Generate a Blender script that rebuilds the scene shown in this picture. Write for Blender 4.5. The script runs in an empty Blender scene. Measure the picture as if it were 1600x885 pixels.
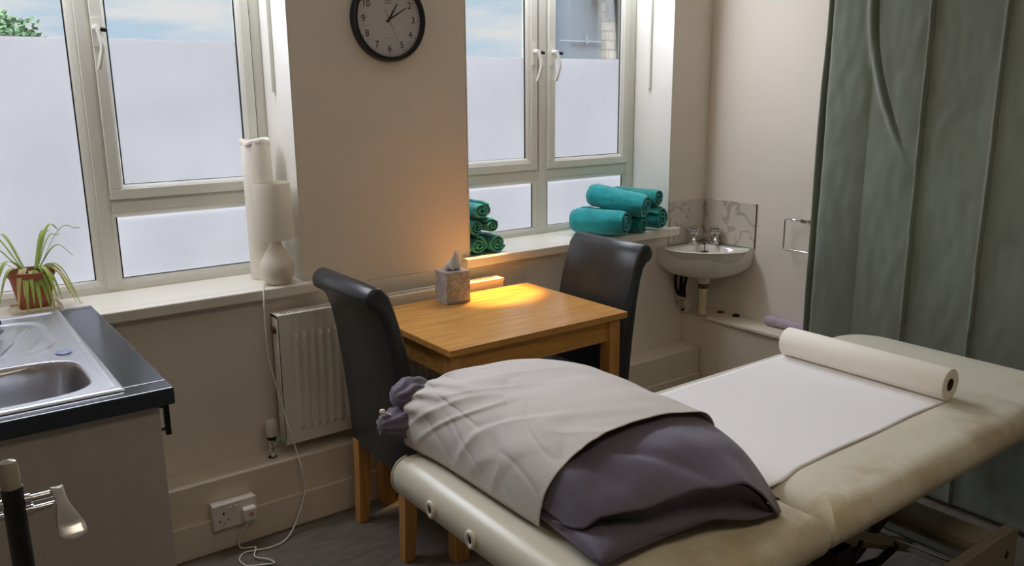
import bpy, bmesh, math, random
from mathutils import Vector, Matrix, noise
random.seed(7)
S = bpy.context.scene
COL = S.collection
PI = math.pi

def lin(c):
    return tuple(((v/255)/12.92 if v/255 <= .04045 else ((v/255+.055)/1.055)**2.4) for v in c)

# ------------------------------------------------------------------ camera
F_PX = 1299.42
cam_d = bpy.data.cameras.new('camera'); cam = bpy.data.objects.new('camera', cam_d); COL.objects.link(cam)
cam_d.sensor_width = 36; cam_d.lens = F_PX/1600*36; cam_d.clip_start = .02; cam_d.clip_end = 500
vx = Vector((1800, -317.5, F_PX)).normalized(); vy = Vector((-990, -294.5, F_PX)).normalized()
vz = vx.cross(vy).normalized()
if vz.y > 0: vz = -vz
Rw = Matrix((vx, vy, vz))                      # world = Rw @ (image right, image down, forward)
right, down, fwd = Rw.col[0], Rw.col[1], Rw.col[2]
M = Matrix((right, -down, -fwd)).transposed().to_4x4()
M.translation = Vector((0, 0, 1.57)); cam.matrix_world = M
S.camera = cam

# ------------------------------------------------------------------ view
S.view_settings.view_transform = 'Standard'; S.view_settings.look = 'None'
S.view_settings.gamma = 1; S.view_settings.exposure = 0.0; S.view_settings.use_curve_mapping = False
S.cycles.use_denoising = True
S.cycles.max_bounces = 10; S.cycles.diffuse_bounces = 6; S.cycles.transparent_max_bounces = 12
S.cycles.sample_clamp_indirect = 6

# ------------------------------------------------------------------ sky
W = bpy.data.worlds.new('sky'); S.world = W; W.use_nodes = True
nt = W.node_tree; N = nt.nodes; Lk = nt.links; N.clear()
out = N.new('ShaderNodeOutputWorld'); bg = N.new('ShaderNodeBackground')
tc = N.new('ShaderNodeTexCoord'); sep = N.new('ShaderNodeSeparateXYZ'); Lk.new(tc.outputs['Generated'], sep.inputs[0])
mp = N.new('ShaderNodeMapping'); mp.inputs['Scale'].default_value = (5, 5, 24); Lk.new(tc.outputs['Generated'], mp.inputs[0])
nz = N.new('ShaderNodeTexNoise'); nz.inputs['Scale'].default_value = 1.0; nz.inputs['Detail'].default_value = 6; nz.inputs['Roughness'].default_value = .55
Lk.new(mp.outputs[0], nz.inputs[0])
cr = N.new('ShaderNodeValToRGB'); cr.color_ramp.elements[0].position = .40; cr.color_ramp.elements[1].position = .60
cr.color_ramp.elements[0].color = (*lin((200, 221, 240)), 1); cr.color_ramp.elements[1].color = (*lin((243, 240, 240)), 1)
Lk.new(nz.outputs[0], cr.inputs[0])
gr = N.new('ShaderNodeMapRange'); gr.inputs[1].default_value = .17; gr.inputs[2].default_value = .5
gr.inputs[3].default_value = 1.0; gr.inputs[4].default_value = 13.0; Lk.new(sep.outputs[2], gr.inputs[0])
Lk.new(cr.outputs[0], bg.inputs[0]); Lk.new(gr.outputs[0], bg.inputs[1]); Lk.new(bg.outputs[0], out.inputs[0])

# ------------------------------------------------------------------ lights
def area(name, loc, rot, sx, sy, energy, color, portal=False, spread=PI):
    d = bpy.data.lights.new(name, 'AREA'); d.shape = 'RECTANGLE'; d.size = sx; d.size_y = sy; d.energy = energy; d.color = color; d.spread = spread
    if portal: d.cycles.is_portal = True
    o = bpy.data.objects.new(name, d); COL.objects.link(o); o.location = loc; o.rotation_euler = rot
    return o
area('window_portal', (.55, 3.30, 1.66), (-PI/2, 0, 0), 1.4, 1.6, 1, (1, 1, 1), True)
area('window_portal', (2.5, 3.30, 1.66), (-PI/2, 0, 0), 1.4, 1.6, 1, (1, 1, 1), True)
# area lamps added inside the upper panes, out of view, to boost the daylight
area('upper_window_boost', (.55, 3.04, 2.26), (math.radians(-46), 0, 0), 1.15, .22, 17, lin((238, 240, 255)))
area('upper_window_boost', (2.5, 3.04, 2.26), (math.radians(-46), 0, 0), 1.1, .22, 15, lin((238, 240, 255)))
# soft fill lamp added under the ceiling, out of view; no real fitting
area('ceiling_fill', (.9, .1, 2.56), (0, 0, 0), 1.4, .5, 9.0, lin((255, 236, 205)))
# spot added inside the right reveal, standing in for warm sun on the table
sd = bpy.data.lights.new('sun_stand_in_spot', 'SPOT'); sd.energy = 230; sd.color = lin((255, 205, 120)); sd.spot_size = math.radians(25); sd.spot_blend = .8; sd.shadow_soft_size = .03
so = bpy.data.objects.new('sun_stand_in_spot', sd); COL.objects.link(so); so.location = (2.20, 2.885, 1.72)
so.rotation_euler = (Vector((1.90, 2.675, .765))-so.location).to_track_quat('-Z', 'Y').to_euler()

# ------------------------------------------------------------------ materials
def mat(name, col, rough=.6, metal=0, bump=0, bscale=40, var=0, vscale=6, spec=.5, sheen=0, coat=0, stretch=(1, 1, 1)):
    m = bpy.data.materials.new(name); m.use_nodes = True; n = m.node_tree.nodes; l = m.node_tree.links
    b = n['Principled BSDF']; c = (*lin(col), 1)
    b.inputs['Base Color'].default_value = c; b.inputs['Roughness'].default_value = rough; b.inputs['Metallic'].default_value = metal
    b.inputs['Specular IOR Level'].default_value = spec
    if sheen: b.inputs['Sheen Weight'].default_value = sheen
    if coat: b.inputs['Coat Weight'].default_value = coat
    t = n.new('ShaderNodeTexCoord'); mpn = n.new('ShaderNodeMapping'); mpn.inputs['Scale'].default_value = stretch
    l.new(t.outputs['Object'], mpn.inputs[0])
    if var:
        z = n.new('ShaderNodeTexNoise'); z.inputs['Scale'].default_value = vscale; z.inputs['Detail'].default_value = 4; l.new(mpn.outputs[0], z.inputs[0])
        r = n.new('ShaderNodeValToRGB'); r.color_ramp.elements[0].position = .3; r.color_ramp.elements[1].position = .7
        lo = tuple(max(0, v*(1-var)) for v in c[:3]); hi = tuple(min(1, v*(1+var*.6)) for v in c[:3])
        r.color_ramp.elements[0].color = (*lo, 1); r.color_ramp.elements[1].color = (*hi, 1)
        l.new(z.outputs[0], r.inputs[0]); l.new(r.outputs[0], b.inputs['Base Color'])
    if bump:
        z = n.new('ShaderNodeTexNoise'); z.inputs['Scale'].default_value = bscale; z.inputs['Detail'].default_value = 3; l.new(mpn.outputs[0], z.inputs[0])
        bp = n.new('ShaderNodeBump'); bp.inputs['Strength'].default_value = bump; bp.inputs['Distance'].default_value = .004
        l.new(z.outputs[0], bp.inputs['Height']); l.new(bp.outputs[0], b.inputs['Normal'])
    return m

def wood(name, dark, light, axis, rough=.35):
    m = bpy.data.materials.new(name); m.use_nodes = True; n = m.node_tree.nodes; l = m.node_tree.links; b = n['Principled BSDF']
    t = n.new('ShaderNodeTexCoord'); mpn = n.new('ShaderNodeMapping'); sc = [14, 14, 14]; sc[axis] = 1.2; mpn.inputs['Scale'].default_value = sc
    l.new(t.outputs['Object'], mpn.inputs[0])
    z = n.new('ShaderNodeTexNoise'); z.inputs['Scale'].default_value = 3; z.inputs['Detail'].default_value = 6; z.inputs['Distortion'].default_value = .6; l.new(mpn.outputs[0], z.inputs[0])
    r = n.new('ShaderNodeValToRGB'); r.color_ramp.elements[0].position = .3; r.color_ramp.elements[1].position = .72
    r.color_ramp.elements[0].color = (*lin(dark), 1); r.color_ramp.elements[1].color = (*lin(light), 1)
    l.new(z.outputs[0], r.inputs[0]); l.new(r.outputs[0], b.inputs['Base Color']); b.inputs['Roughness'].default_value = rough
    return m

m_wall = mat('cream_wall_paint', (234, 226, 211), .85, bump=.05, bscale=120, var=.03, vscale=2)
m_wall_far = mat('low_bounce_wall_paint', (150, 138, 124), .85)  # unseen left and front walls, darkened to cut light bouncing onto the pier
m_reveal = mat('white_reveal_paint', (232, 230, 220), .7, bump=.04, bscale=90)
m_gloss = mat('white_gloss_paint', (236, 232, 218), .3, bump=.06, bscale=30)
m_box = mat('cream_gloss_paint', (226, 216, 194), .42, bump=.06, bscale=30, var=.05, vscale=5)
m_ceil = mat('ceiling_white', (235, 232, 225), .9)
m_upvc = mat('white_window_plastic', (228, 228, 216), .35)
m_gasket = mat('black_rubber', (25, 27, 30), .6)
m_chrome = mat('chrome', (225, 225, 228), .12, 1)
m_steel = mat('brushed_steel', (200, 200, 204), .28, 1, bump=.03, bscale=80, stretch=(1, 12, 1))
m_black = mat('black_plastic', (20, 20, 22), .4)
m_white = mat('white_plastic', (232, 226, 216), .4)
m_floor = mat('grey_brown_vinyl_floor', (112, 104, 94), .5, bump=.05, bscale=12, var=.28, vscale=9, stretch=(1, 4, 1))
m_worktop = mat('navy_black_laminate', (48, 56, 68), .16, var=.1, vscale=60)
m_cab = mat('grey_cabinet_panel', (176, 172, 168), .55, var=.04, vscale=30, stretch=(1, 1, .1))
m_lever = mat('polished_lever_metal', (236, 238, 244), .3, .6)
m_oak_x = wood('oak_along_x', (192, 136, 66), (222, 168, 92), 0, .26)
m_oak_z = wood('oak_upright', (186, 130, 68), (214, 160, 92), 2, .4)
m_leather = mat('black_faux_leather', (52, 54, 57), .32, bump=.12, bscale=140)
m_teal = mat('teal_terry', (28, 168, 172), .95, bump=1, bscale=150, var=.25, vscale=18, sheen=.4)
m_teal_green = mat('sea_green_terry', (28, 152, 146), .95, bump=1, bscale=150, var=.25, vscale=18, sheen=.3)
m_lampshade = mat('white_lamp_shade', (236, 230, 214), .9, bump=.1, bscale=300)
def translucent(m, col, f):
    n = m.node_tree.nodes; l = m.node_tree.links; t = n.new('ShaderNodeBsdfTranslucent'); t.inputs[0].default_value = (*lin(col), 1); x = n.new('ShaderNodeMixShader'); x.inputs[0].default_value = f
    l.new(n['Principled BSDF'].outputs[0], x.inputs[1]); l.new(t.outputs[0], x.inputs[2]); l.new(x.outputs[0], n['Material Output'].inputs[0])
translucent(m_lampshade, (250, 250, 246), .4)
m_ceramic = mat('matt_white_ceramic', (222, 214, 196), .5)
m_porcelain = mat('white_porcelain', (230, 226, 214), .1, coat=.4)
m_terracotta = mat('terracotta', (160, 92, 70), .8, bump=.1, bscale=50, var=.12)
m_soil = mat('dark_soil', (40, 28, 20), 1, bump=.6, bscale=60)
m_paper = mat('white_paper', (238, 236, 234), .85, bump=.05, bscale=30)
m_rollpaper = mat('cream_paper_roll', (244, 238, 224), .8, bump=.04, bscale=50)
m_card = mat('brown_card_tube', (70, 60, 50), .9)
m_purple = mat('dark_purple_cotton', (92, 84, 102), .72, bump=.12, bscale=120, sheen=.25)
m_lilac_card = mat('lilac_tube', (186, 172, 182), .7)
m_brass = mat('aged_brass', (120, 88, 56), .35, 1)
m_pvc = mat('cream_waste_pipe', (222, 206, 170), .45)
m_steelpaint = mat('cream_painted_steel', (150, 140, 118), .4)
m_dark = mat('dark_metal', (40, 40, 40), .4, .7)
m_glassfrost = None

def mat_sleeve():
    m = mat('nonwoven_white_sleeve', (206, 201, 196), .8, bump=.15, bscale=300)
    return m
m_sleeve = mat_sleeve()

def mat_vinyl():
    m = mat('cream_couch_vinyl', (214, 204, 178), .34, bump=.05, bscale=160); n = m.node_tree.nodes; l = m.node_tree.links; b = n['Principled BSDF']
    t = n.new('ShaderNodeTexCoord'); s = n.new('ShaderNodeSeparateXYZ'); l.new(t.outputs['Object'], s.inputs[0])
    z = n.new('ShaderNodeTexNoise'); z.inputs['Scale'].default_value = 7; z.inputs['Detail'].default_value = 7; z.inputs['Roughness'].default_value = .65; l.new(t.outputs['Object'], z.inputs[0])
    # worn tan grime along the near top edge
    a = n.new('ShaderNodeMapRange'); a.inputs[1].default_value = -.25; a.inputs[2].default_value = -.33; l.new(s.outputs[1], a.inputs[0])
    r = n.new('ShaderNodeValToRGB'); r.color_ramp.elements[0].position = .44; r.color_ramp.elements[1].position = .62; l.new(z.outputs[0], r.inputs[0])
    mu = n.new('ShaderNodeMath'); mu.operation = 'MULTIPLY'; l.new(a.outputs[0], mu.inputs[0]); l.new(r.outputs[0], mu.inputs[1])
    m2 = n.new('ShaderNodeMath'); m2.operation = 'MULTIPLY'; m2.inputs[1].default_value = .5; l.new(mu.outputs[0], m2.inputs[0])
    mx = n.new('ShaderNodeMix'); mx.data_type = 'RGBA'; mx.inputs[6].default_value = (*lin((215, 210, 190)), 1); mx.inputs[7].default_value = (*lin((170, 146, 100)), 1)
    l.new(m2.outputs[0], mx.inputs[0]); l.new(mx.outputs[2], b.inputs['Base Color'])
    return m
m_vinyl = mat_vinyl()

def mat_marble(name, base, vein, scale, edge=.03):
    m = mat(name, base, .3); n = m.node_tree.nodes; l = m.node_tree.links; b = n['Principled BSDF']
    t = n.new('ShaderNodeTexCoord'); z = n.new('ShaderNodeTexNoise'); z.inputs['Scale'].default_value = scale; z.inputs['Detail'].default_value = 5; z.inputs['Distortion'].default_value = .8; l.new(t.outputs['Object'], z.inputs[0])
    s = n.new('ShaderNodeMath'); s.operation = 'SUBTRACT'; s.inputs[1].default_value = .5; l.new(z.outputs[0], s.inputs[0])
    a = n.new('ShaderNodeMath'); a.operation = 'ABSOLUTE'; l.new(s.outputs[0], a.inputs[0])
    r = n.new('ShaderNodeValToRGB'); r.color_ramp.elements[0].position = 0; r.color_ramp.elements[1].position = edge
    r.color_ramp.elements[0].color = (*lin(vein), 1); r.color_ramp.elements[1].color = (*lin(base), 1)
    l.new(a.outputs[0], r.inputs[0]); l.new(r.outputs[0], b.inputs['Base Color']); return m
m_marble = mat_marble('marble_splashback', (214, 206, 192), (168, 162, 152), 5.5, .03)
m_tissue_box = mat_marble('grey_marbled_card', (182, 182, 180), (150, 149, 147), 26, .10)

def mat_film():
    m = bpy.data.materials.new('frosted_film'); m.use_nodes = True; n = m.node_tree.nodes; l = m.node_tree.links; n.clear()
    o = n.new('ShaderNodeOutputMaterial'); tr = n.new('ShaderNodeBsdfTranslucent'); df = n.new('ShaderNodeBsdfDiffuse'); mx = n.new('ShaderNodeMixShader')
    tr.inputs[0].default_value = (*FILM_T, 1); df.inputs[0].default_value = (.5, .5, .5, 1); mx.inputs[0].default_value = .12
    t = n.new('ShaderNodeTexCoord'); z = n.new('ShaderNodeTexNoise'); z.inputs['Scale'].default_value = 3.5; z.inputs['Detail'].default_value = 3; l.new(t.outputs['Object'], z.inputs[0])
    r = n.new('ShaderNodeValToRGB'); r.color_ramp.elements[0].color = (*[v*.9 for v in FILM_T], 1); r.color_ramp.elements[1].color = (*[min(1, v*1.08) for v in FILM_T], 1)
    l.new(z.outputs[0], r.inputs[0]); l.new(r.outputs[0], tr.inputs[0])
    l.new(tr.outputs[0], mx.inputs[1]); l.new(df.outputs[0], mx.inputs[2]); l.new(mx.outputs[0], o.inputs[0]); return m
FILM_T = (.765, .735, .75)
m_film = mat_film()

def mat_glass():
    m = bpy.data.materials.new('clear_window_glass'); m.use_nodes = True; n = m.node_tree.nodes; l = m.node_tree.links; n.clear()
    o = n.new('ShaderNodeOutputMaterial'); tr = n.new('ShaderNodeBsdfTransparent'); g = n.new('ShaderNodeBsdfGlossy'); g.inputs['Roughness'].default_value = .02
    fr = n.new('ShaderNodeFresnel'); fr.inputs[0].default_value = 1.45; mx = n.new('ShaderNodeMixShader'); tr.inputs[0].default_value = (.93, .95, .95, 1)
    l.new(fr.outputs[0], mx.inputs[0]); l.new(tr.outputs[0], mx.inputs[1]); l.new(g.outputs[0], mx.inputs[2]); l.new(mx.outputs[0], o.inputs[0]); return m
m_glass = mat_glass()

def mat_velvet():
    m = mat('grey_green_velvet', (112, 119, 103), .85, bump=.2, bscale=35, var=.16, vscale=5, sheen=.5, stretch=(1, 1, .5)); return m
m_velvet = mat_velvet()

def mat_leaf(name, c1, c2):
    m = mat(name, c1, .55, var=.25, vscale=20); b = m.node_tree.nodes['Principled BSDF']; b.inputs['Subsurface Weight'].default_value = 0
    return m
m_leaf = mat_leaf('pale_green_leaf', (158, 178, 84), 0); m_leaf_dry = mat_leaf('straw_leaf', (206, 190, 130), 0)
m_brick = bpy.data.materials.new('buff_brick'); m_brick.use_nodes = True
_n = m_brick.node_tree.nodes; _b = _n.new('ShaderNodeTexBrick'); _b.inputs['Color1'].default_value = (*lin((136, 122, 108)), 1); _b.inputs['Color2'].default_value = (*lin((158, 146, 132)), 1); _b.inputs['Mortar'].default_value = (*lin((92, 84, 76)), 1); _b.inputs['Scale'].default_value = 2.2
_t = _n.new('ShaderNodeTexCoord'); _mm = _n.new('ShaderNodeMapping'); _mm.inputs['Rotation'].default_value = (PI/2, 0, 0); m_brick.node_tree.links.new(_t.outputs['Object'], _mm.inputs[0]); m_brick.node_tree.links.new(_mm.outputs[0], _b.inputs[0])
m_brick.node_tree.links.new(_b.outputs[0], _n['Principled BSDF'].inputs['Base Color'])

# ------------------------------------------------------------------ mesh helpers
def link(name, me, m, parent=None):
    o = bpy.data.objects.new(name, me); COL.objects.link(o)
    if m is not None: me.materials.append(m)
    if parent is not None: o.parent = parent
    return o
def tag(o, label=None, cat=None, group=None, kind=None):
    if label: o['label'] = label
    if cat: o['category'] = cat
    if group: o['group'] = group
    if kind: o['kind'] = kind
    return o
def thing(name, loc, label, cat, group=None, rz=0):
    o = bpy.data.objects.new(name, None); COL.objects.link(o); o.location = loc; o.rotation_euler = (0, 0, rz); o.empty_display_size = .05
    return tag(o, label, cat, group)
class MB:
    """collects shapes (in the parent's local frame) and links them as one mesh"""
    def __init__(s, off=(0, 0, 0)): s.b = bmesh.new(); s.o = Vector(off)
    def box(s, x0, x1, y0, y1, z0, z1):
        v = [s.b.verts.new(Vector(p)-s.o) for p in ((x0, y0, z0), (x1, y0, z0), (x1, y1, z0), (x0, y1, z0), (x0, y0, z1), (x1, y0, z1), (x1, y1, z1), (x0, y1, z1))]
        for f in ((3, 2, 1, 0), (4, 5, 6, 7), (0, 1, 5, 4), (1, 2, 6, 5), (2, 3, 7, 6), (3, 0, 4, 7)): s.b.faces.new([v[i] for i in f])
        return s
    def loft(s, rings, close=True, cap0=True, cap1=True):
        R = [[s.b.verts.new(Vector(p)-s.o) for p in r] for r in rings]; n = len(R[0])
        for a, c in zip(R, R[1:]):
            for i in range(n if close else n-1):
                j = (i+1) % n; s.b.faces.new((a[i], a[j], c[j], c[i]))
        if cap0: s.b.faces.new(R[0][::-1])
        if cap1: s.b.faces.new(R[-1])
        return s
    def prism(s, pts, axis, a, b):
        def P(p, t):
            q = list(p); q.insert(axis, t); return q
        return s.loft([[P(p, a) for p in pts], [P(p, b) for p in pts]])
    def lathe(s, prof, c, seg=32, axis=2, caps=True):
        rings = []
        for r, h in prof:
            rr = []
            for i in range(seg):
                a = 2*PI*i/seg; q = [r*math.cos(a), r*math.sin(a)]; q.insert(axis, h); rr.append(Vector(c)+Vector(q))
            rings.append(rr)
        return s.loft(rings, cap0=caps, cap1=caps)
    def tube(s, pts, r, seg=10, rs=None):
        pts = [Vector(p) for p in pts]; rings = []; up = None
        for i, p in enumerate(pts):
            d = (pts[min(i+1, len(pts)-1)]-pts[max(i-1, 0)]).normalized()
            if up is None:
                up = Vector((0, 0, 1)) if abs(d.z) < .9 else Vector((1, 0, 0))
            u = (up-d*up.dot(d)).normalized(); w = d.cross(u); up = u; rad = rs[i] if rs else r
            rings.append([p+u*rad*math.cos(2*PI*k/seg)+w*rad*math.sin(2*PI*k/seg) for k in range(seg)])
        return s.loft(rings)
    def grid(s, P, close_u=False, close_v=False):
        V = [[s.b.verts.new(Vector(p)-s.o) for p in r] for r in P]
        for i in range(len(V)-1):
            for j in range(len(V[0])-1): s.b.faces.new((V[i][j], V[i+1][j], V[i+1][j+1], V[i][j+1]))
        return s
    def make(s, name, m, parent=None, smooth=False, bevel=0, bseg=2, solid=0, sub=0, auto=None):
        bmesh.ops.recalc_face_normals(s.b, faces=s.b.faces)
        me = bpy.data.meshes.new(name); s.b.to_mesh(me); s.b.free()
        if smooth: me.polygons.foreach_set('use_smooth', [True]*len(me.polygons))
        if auto is not None: me.set_sharp_from_angle(angle=math.radians(auto))
        o = link(name, me, m, parent)
        if parent is None and s.o.length > 0: o.location = s.o
        if solid: q = o.modifiers.new('solid', 'SOLIDIFY'); q.thickness = solid; q.offset = 0
        if bevel: q = o.modifiers.new('bevel', 'BEVEL'); q.width = bevel; q.segments = bseg; q.limit_method = 'ANGLE'; q.angle_limit = math.radians(40); q.harden_normals = False
        if sub: q = o.modifiers.new('sub', 'SUBSURF'); q.levels = sub; q.render_levels = sub
        return o
def spline(pts, k=8):
    """Catmull-Rom through points"""
    P = [Vector(p) for p in pts]; P = [P[0]*2-P[1]]+P+[P[-1]*2-P[-2]]; out = []
    for i in range(1, len(P)-2):
        for t in range(k):
            t /= k; a, b, c, d = P[i-1:i+3]
            out.append(.5*((2*b)+(c-a)*t+(2*a-5*b+4*c-d)*t*t+(3*b-a-3*c+d)*t**3))
    out.append(P[-2]); return out
def nz3(x, y, z): return noise.noise(Vector((x, y, z)))
def sst(a, b, x):
    t = max(0, min(1, (x-a)/(b-a))); return t*t*(3-2*t)
def struct(o): o['kind'] = 'structure'; return o
def circ(cx, cz, r, a0, a1, n): return [(cx+r*math.cos(math.radians(a0+(a1-a0)*i/n)), cz+r*math.sin(math.radians(a0+(a1-a0)*i/n))) for i in range(n+1)]

# ================================================================== ROOM SHELL
WY, XR, XL, YB, ZC = 2.874, 3.384, -.18, -1.7, 2.6
b = MB(); b.box(XL, XR, YB, 3.16, -.1, 0); struct(b.make('floor', m_floor))
b = MB(); b.box(XL-.1, XR+.1, YB-.1, 3.16, ZC, ZC+.1); struct(b.make('ceiling', m_ceil))
b = MB(); b.box(XR, XR+.1, YB-.1, 3.16, -.1, ZC); struct(b.make('wall_right', m_wall))
b = MB(); b.box(XL-.1, XL, YB-.1, 3.16, -.1, ZC); struct(b.make('wall_left', m_wall_far))
b = MB(); b.box(XL, XR, YB-.1, YB, -.1, ZC); struct(b.make('wall_front', m_wall_far))
W1 = (-.10, 1.17); W2 = (1.905, 3.11); ZT = 2.42
b = MB()
b.box(XL, XR, WY, 3.16, -.1, .847); b.box(XL, XR, WY, 3.16, ZT, ZC)
b.box(XL, W1[0], WY, 3.16, .847, ZT); b.box(W1[1], W2[0], WY, 3.16, .847, ZT); b.box(W2[1], XR, WY, 3.16, .847, ZT)
struct(b.make('wall_back', m_wall, bevel=.004))
# white-painted reveal linings
for i, xs in enumerate(((W1[1]-.004, W1[1]), (W2[1]-.004, W2[1]), (W2[0], W2[0]+.004))):
    b = MB(); b.box(xs[0], xs[1], WY-.0008, 3.128, .885, ZT); struct(b.make('trim_%d' % (i+1), m_reveal))
# pipe boxing along the window wall, its stepped skirting, and the boxing along the right wall
b = MB(); b.box(XL, 3.238, 2.741, WY, 0, .263); struct(b.make('trim_4', m_box, bevel=.005))
b = MB(); b.box(XL, 3.238, 2.727, 2.741, 0, .1255); struct(b.make('baseboard_back', m_box, bevel=.004))
b = MB(); b.box(3.242, XR, YB, WY, 0, .415); struct(b.make('trim_5', m_box, bevel=.003))
b = MB(); b.box(3.228, XR, YB, 2.70, .415, .433); b.box(3.30, XR, 2.70, WY, .415, .433); struct(b.make('trim_6', m_box, bevel=.004))

# ================================================================== WINDOWS
FY = 3.13
def pane_frame(b, x0, x1, z0, z1, w, y0, y1):
    b.box(x0, x1, y0, y1, z0, z0+w); b.box(x0, x1, y0, y1, z1-w, z1); b.box(x0, x0+w, y0, y1, z0+w, z1-w); b.box(x1-w, x1, y0, y1, z0+w, z1-w)
def glazing(parent, x0, x1, z0, z1, film, gy=3.152):
    g = MB().box(x0, x1, gy, gy+.004, z0, z1).make('glass_pane', m_glass, parent)
    f = MB().box(x0, x1, gy-.003, gy-.0015, z0, min(z1, film)).make('frosted_film', m_film, parent)
    tag(f, 'white frosted privacy film')
    k = MB(); w = .004
    k.box(x0, x0+w, gy-.006, gy-.0032, z0, z1); k.box(x1-w, x1, gy-.006, gy-.0032, z0, z1); k.box(x0+w, x1-w, gy-.006, gy-.0032, z0, z0+w*.6)
    k.make('black_gasket', m_gasket, parent)
def bead(b, x0, x1, z0, z1, w=.018, y0=3.134, y1=3.15):
    """sloping glazing bead inside the opening x0..x1, z0..z1"""
    def quad(p): b.prism(p, 0, x0, x1)
    for (za, s) in ((z0, 1), (z1, -1)):
        b.loft([[(x0, y0, za), (x0, y1, za), (x0, y1, za+s*w), (x0, y0+.006, za+s*w*.55)], [(x1, y0, za), (x1, y1, za), (x1, y1, za+s*w), (x1, y0+.006, za+s*w*.55)]])
    for (xa, s) in ((x0, 1), (x1, -1)):
        b.loft([[(xa, y0, z0), (xa, y1, z0), (xa+s*w, y1, z0), (xa+s*w*.55, y0+.006, z0)], [(xa, y0, z1), (xa, y1, z1), (xa+s*w, y1, z1), (xa+s*w*.55, y0+.006, z1)]])
def handle(parent, x, z, mir=1, y=3.118):
    b = MB(); b.box(x-.011, x+.011, y-.006, y+.001, z-.045, z+.045); b.tube([(x, y, z+.012), (x, y-.035, z+.012)], .009, 12)
    b.tube(spline([(x, y-.035, z+.018), (x+.004*mir, y-.040, z-.01), (x+.008*mir, y-.046, z-.05), (x-.002*mir, y-.04, z-.10), (x-.006*mir, y-.034, z-.118)], 5), .008, 10)
    h = b.make('window_handle', m_upvc, parent, smooth=True, auto=50)
    k = MB(); k.tube([(x+.009*mir, y-.04, z+.008), (x+.026*mir, y-.044, z+.006)], .0075, 10); k.make('lock_button', m_dark, h, smooth=True, auto=50)
    return h

def window1():
    b = MB(); x0, x1 = W1
    b.box(x0, x1, FY, 3.158, .84, .912); b.box(x0, x1, FY, 3.158, 2.39, ZT); b.box(x0, x0+.05, FY, 3.158, .912, 2.39); b.box(1.128, x1, FY, 3.158, .912, 2.39)
    b.box(.54, .592, FY, 3.158, .912, 2.39); b.box(.592, 1.128, FY, 3.158, 1.158, 1.208)
    bead(b, x0+.05, .54, .912, 2.39, .023); bead(b, .592, 1.128, .912, 1.158, .016)
    b.box(.548, .584, FY-.006, FY, .90, 2.39); b.box(.592, 1.128, FY-.005, FY, 1.167, 1.2)
    w = b.make('window_1', m_upvc, None, bevel=.002); struct(w); tag(w, 'left window with a wide fixed pane beside an opening sash over a small pane')
    glazing(w, x0+.07, .52, .93, 2.37, 1.747); glazing(w, .606, 1.112, .926, 1.144, 9)
    # opening sash set proud of the frame
    s = MB(); pane_frame(s, .593, 1.124, 1.209, 2.388, .036, 3.116, 3.146); bead(s, .629, 1.088, 1.245, 2.352, .014, 3.12, 3.15)
    sh = s.make('opening_sash', m_upvc, w, bevel=.003); glazing(sh, .641, 1.076, 1.257, 2.34, 1.747, 3.140)
    g = MB(); g.box(1.1242, 1.1278, 3.124, 3.14, 1.209, 2.388); g.box(.593, 1.1242, 3.126, 3.14, 1.2082, 1.2092); g.make('sash_seal', m_gasket, w)
    handle(w, .604, 1.765, 1)
    return w
def window2():
    b = MB(); x0, x1 = W2
    b.box(x0, x1, FY, 3.158, .84, .905); b.box(x0, x1, FY, 3.158, 2.39, ZT); b.box(x0, x0+.045, FY, 3.158, .905, 2.39); b.box(3.056, x1, FY, 3.158, .905, 2.39)
    b.box(2.466, 2.530, FY, 3.158, .905, 2.39); b.box(x0+.045, 2.466, FY, 3.158, 1.146, 1.196); b.box(2.530, 3.056, FY, 3.158, 1.146, 1.196)
    bead(b, x0+.045, 2.466, .905, 1.146, .016); bead(b, 2.530, 3.056, .905, 1.146, .016)
    b.box(2.477, 2.519, FY-.006, FY, .895, 2.39); b.box(x0+.05, 3.05, FY-.005, FY, 1.153, 1.189)
    w = b.make('window_2', m_upvc, None, bevel=.002); struct(w); tag(w, 'right window with two tall opening sashes over two small panes')
    glazing(w, x0+.059, 2.452, .917, 1.132, 9); glazing(w, 2.544, 3.042, .917, 1.132, 9)
    for (a, c, hx, mir) in ((x0+.046, 2.463, 2.444, 1), (2.533, 3.052, 2.552, 1)):
        s = MB(); pane_frame(s, a, c, 1.197, 2.388, .036, 3.116, 3.146)
        bw = .030 if a < 2 else .014
        bead(s, a+.036, c-.036, 1.233, 2.352, .016 if a > 2 else .028, 3.12, 3.15)
        sh = s.make('opening_sash', m_upvc, w, bevel=.003); glazing(sh, a+.048, c-.048 if a > 2 else c-.060, 1.245, 2.34, 1.711, 3.140)
        g = MB(); xx = c if a > 2 else c; g.box(xx+.0002, xx+.0034, 3.122, 3.14, 1.197, 2.388); g.make('sash_seal', m_gasket, sh)
        handle(sh, hx, 1.725, mir)
    return w
w1 = window1(); w2 = window2()
for w, xa, xb in ((w1, XL, 1.215), (w2, 1.865, 3.150)):
    b = MB(); b.box(xa, xb, 2.827, WY-.001, .847, .885)
    x0, x1 = (W1 if w is w1 else W2); b.box(x0+.001, x1-.001, WY-.001, 3.129, .848, .885)
    b.make('window_sill', m_gloss, w, bevel=.005, bseg=3)

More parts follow.
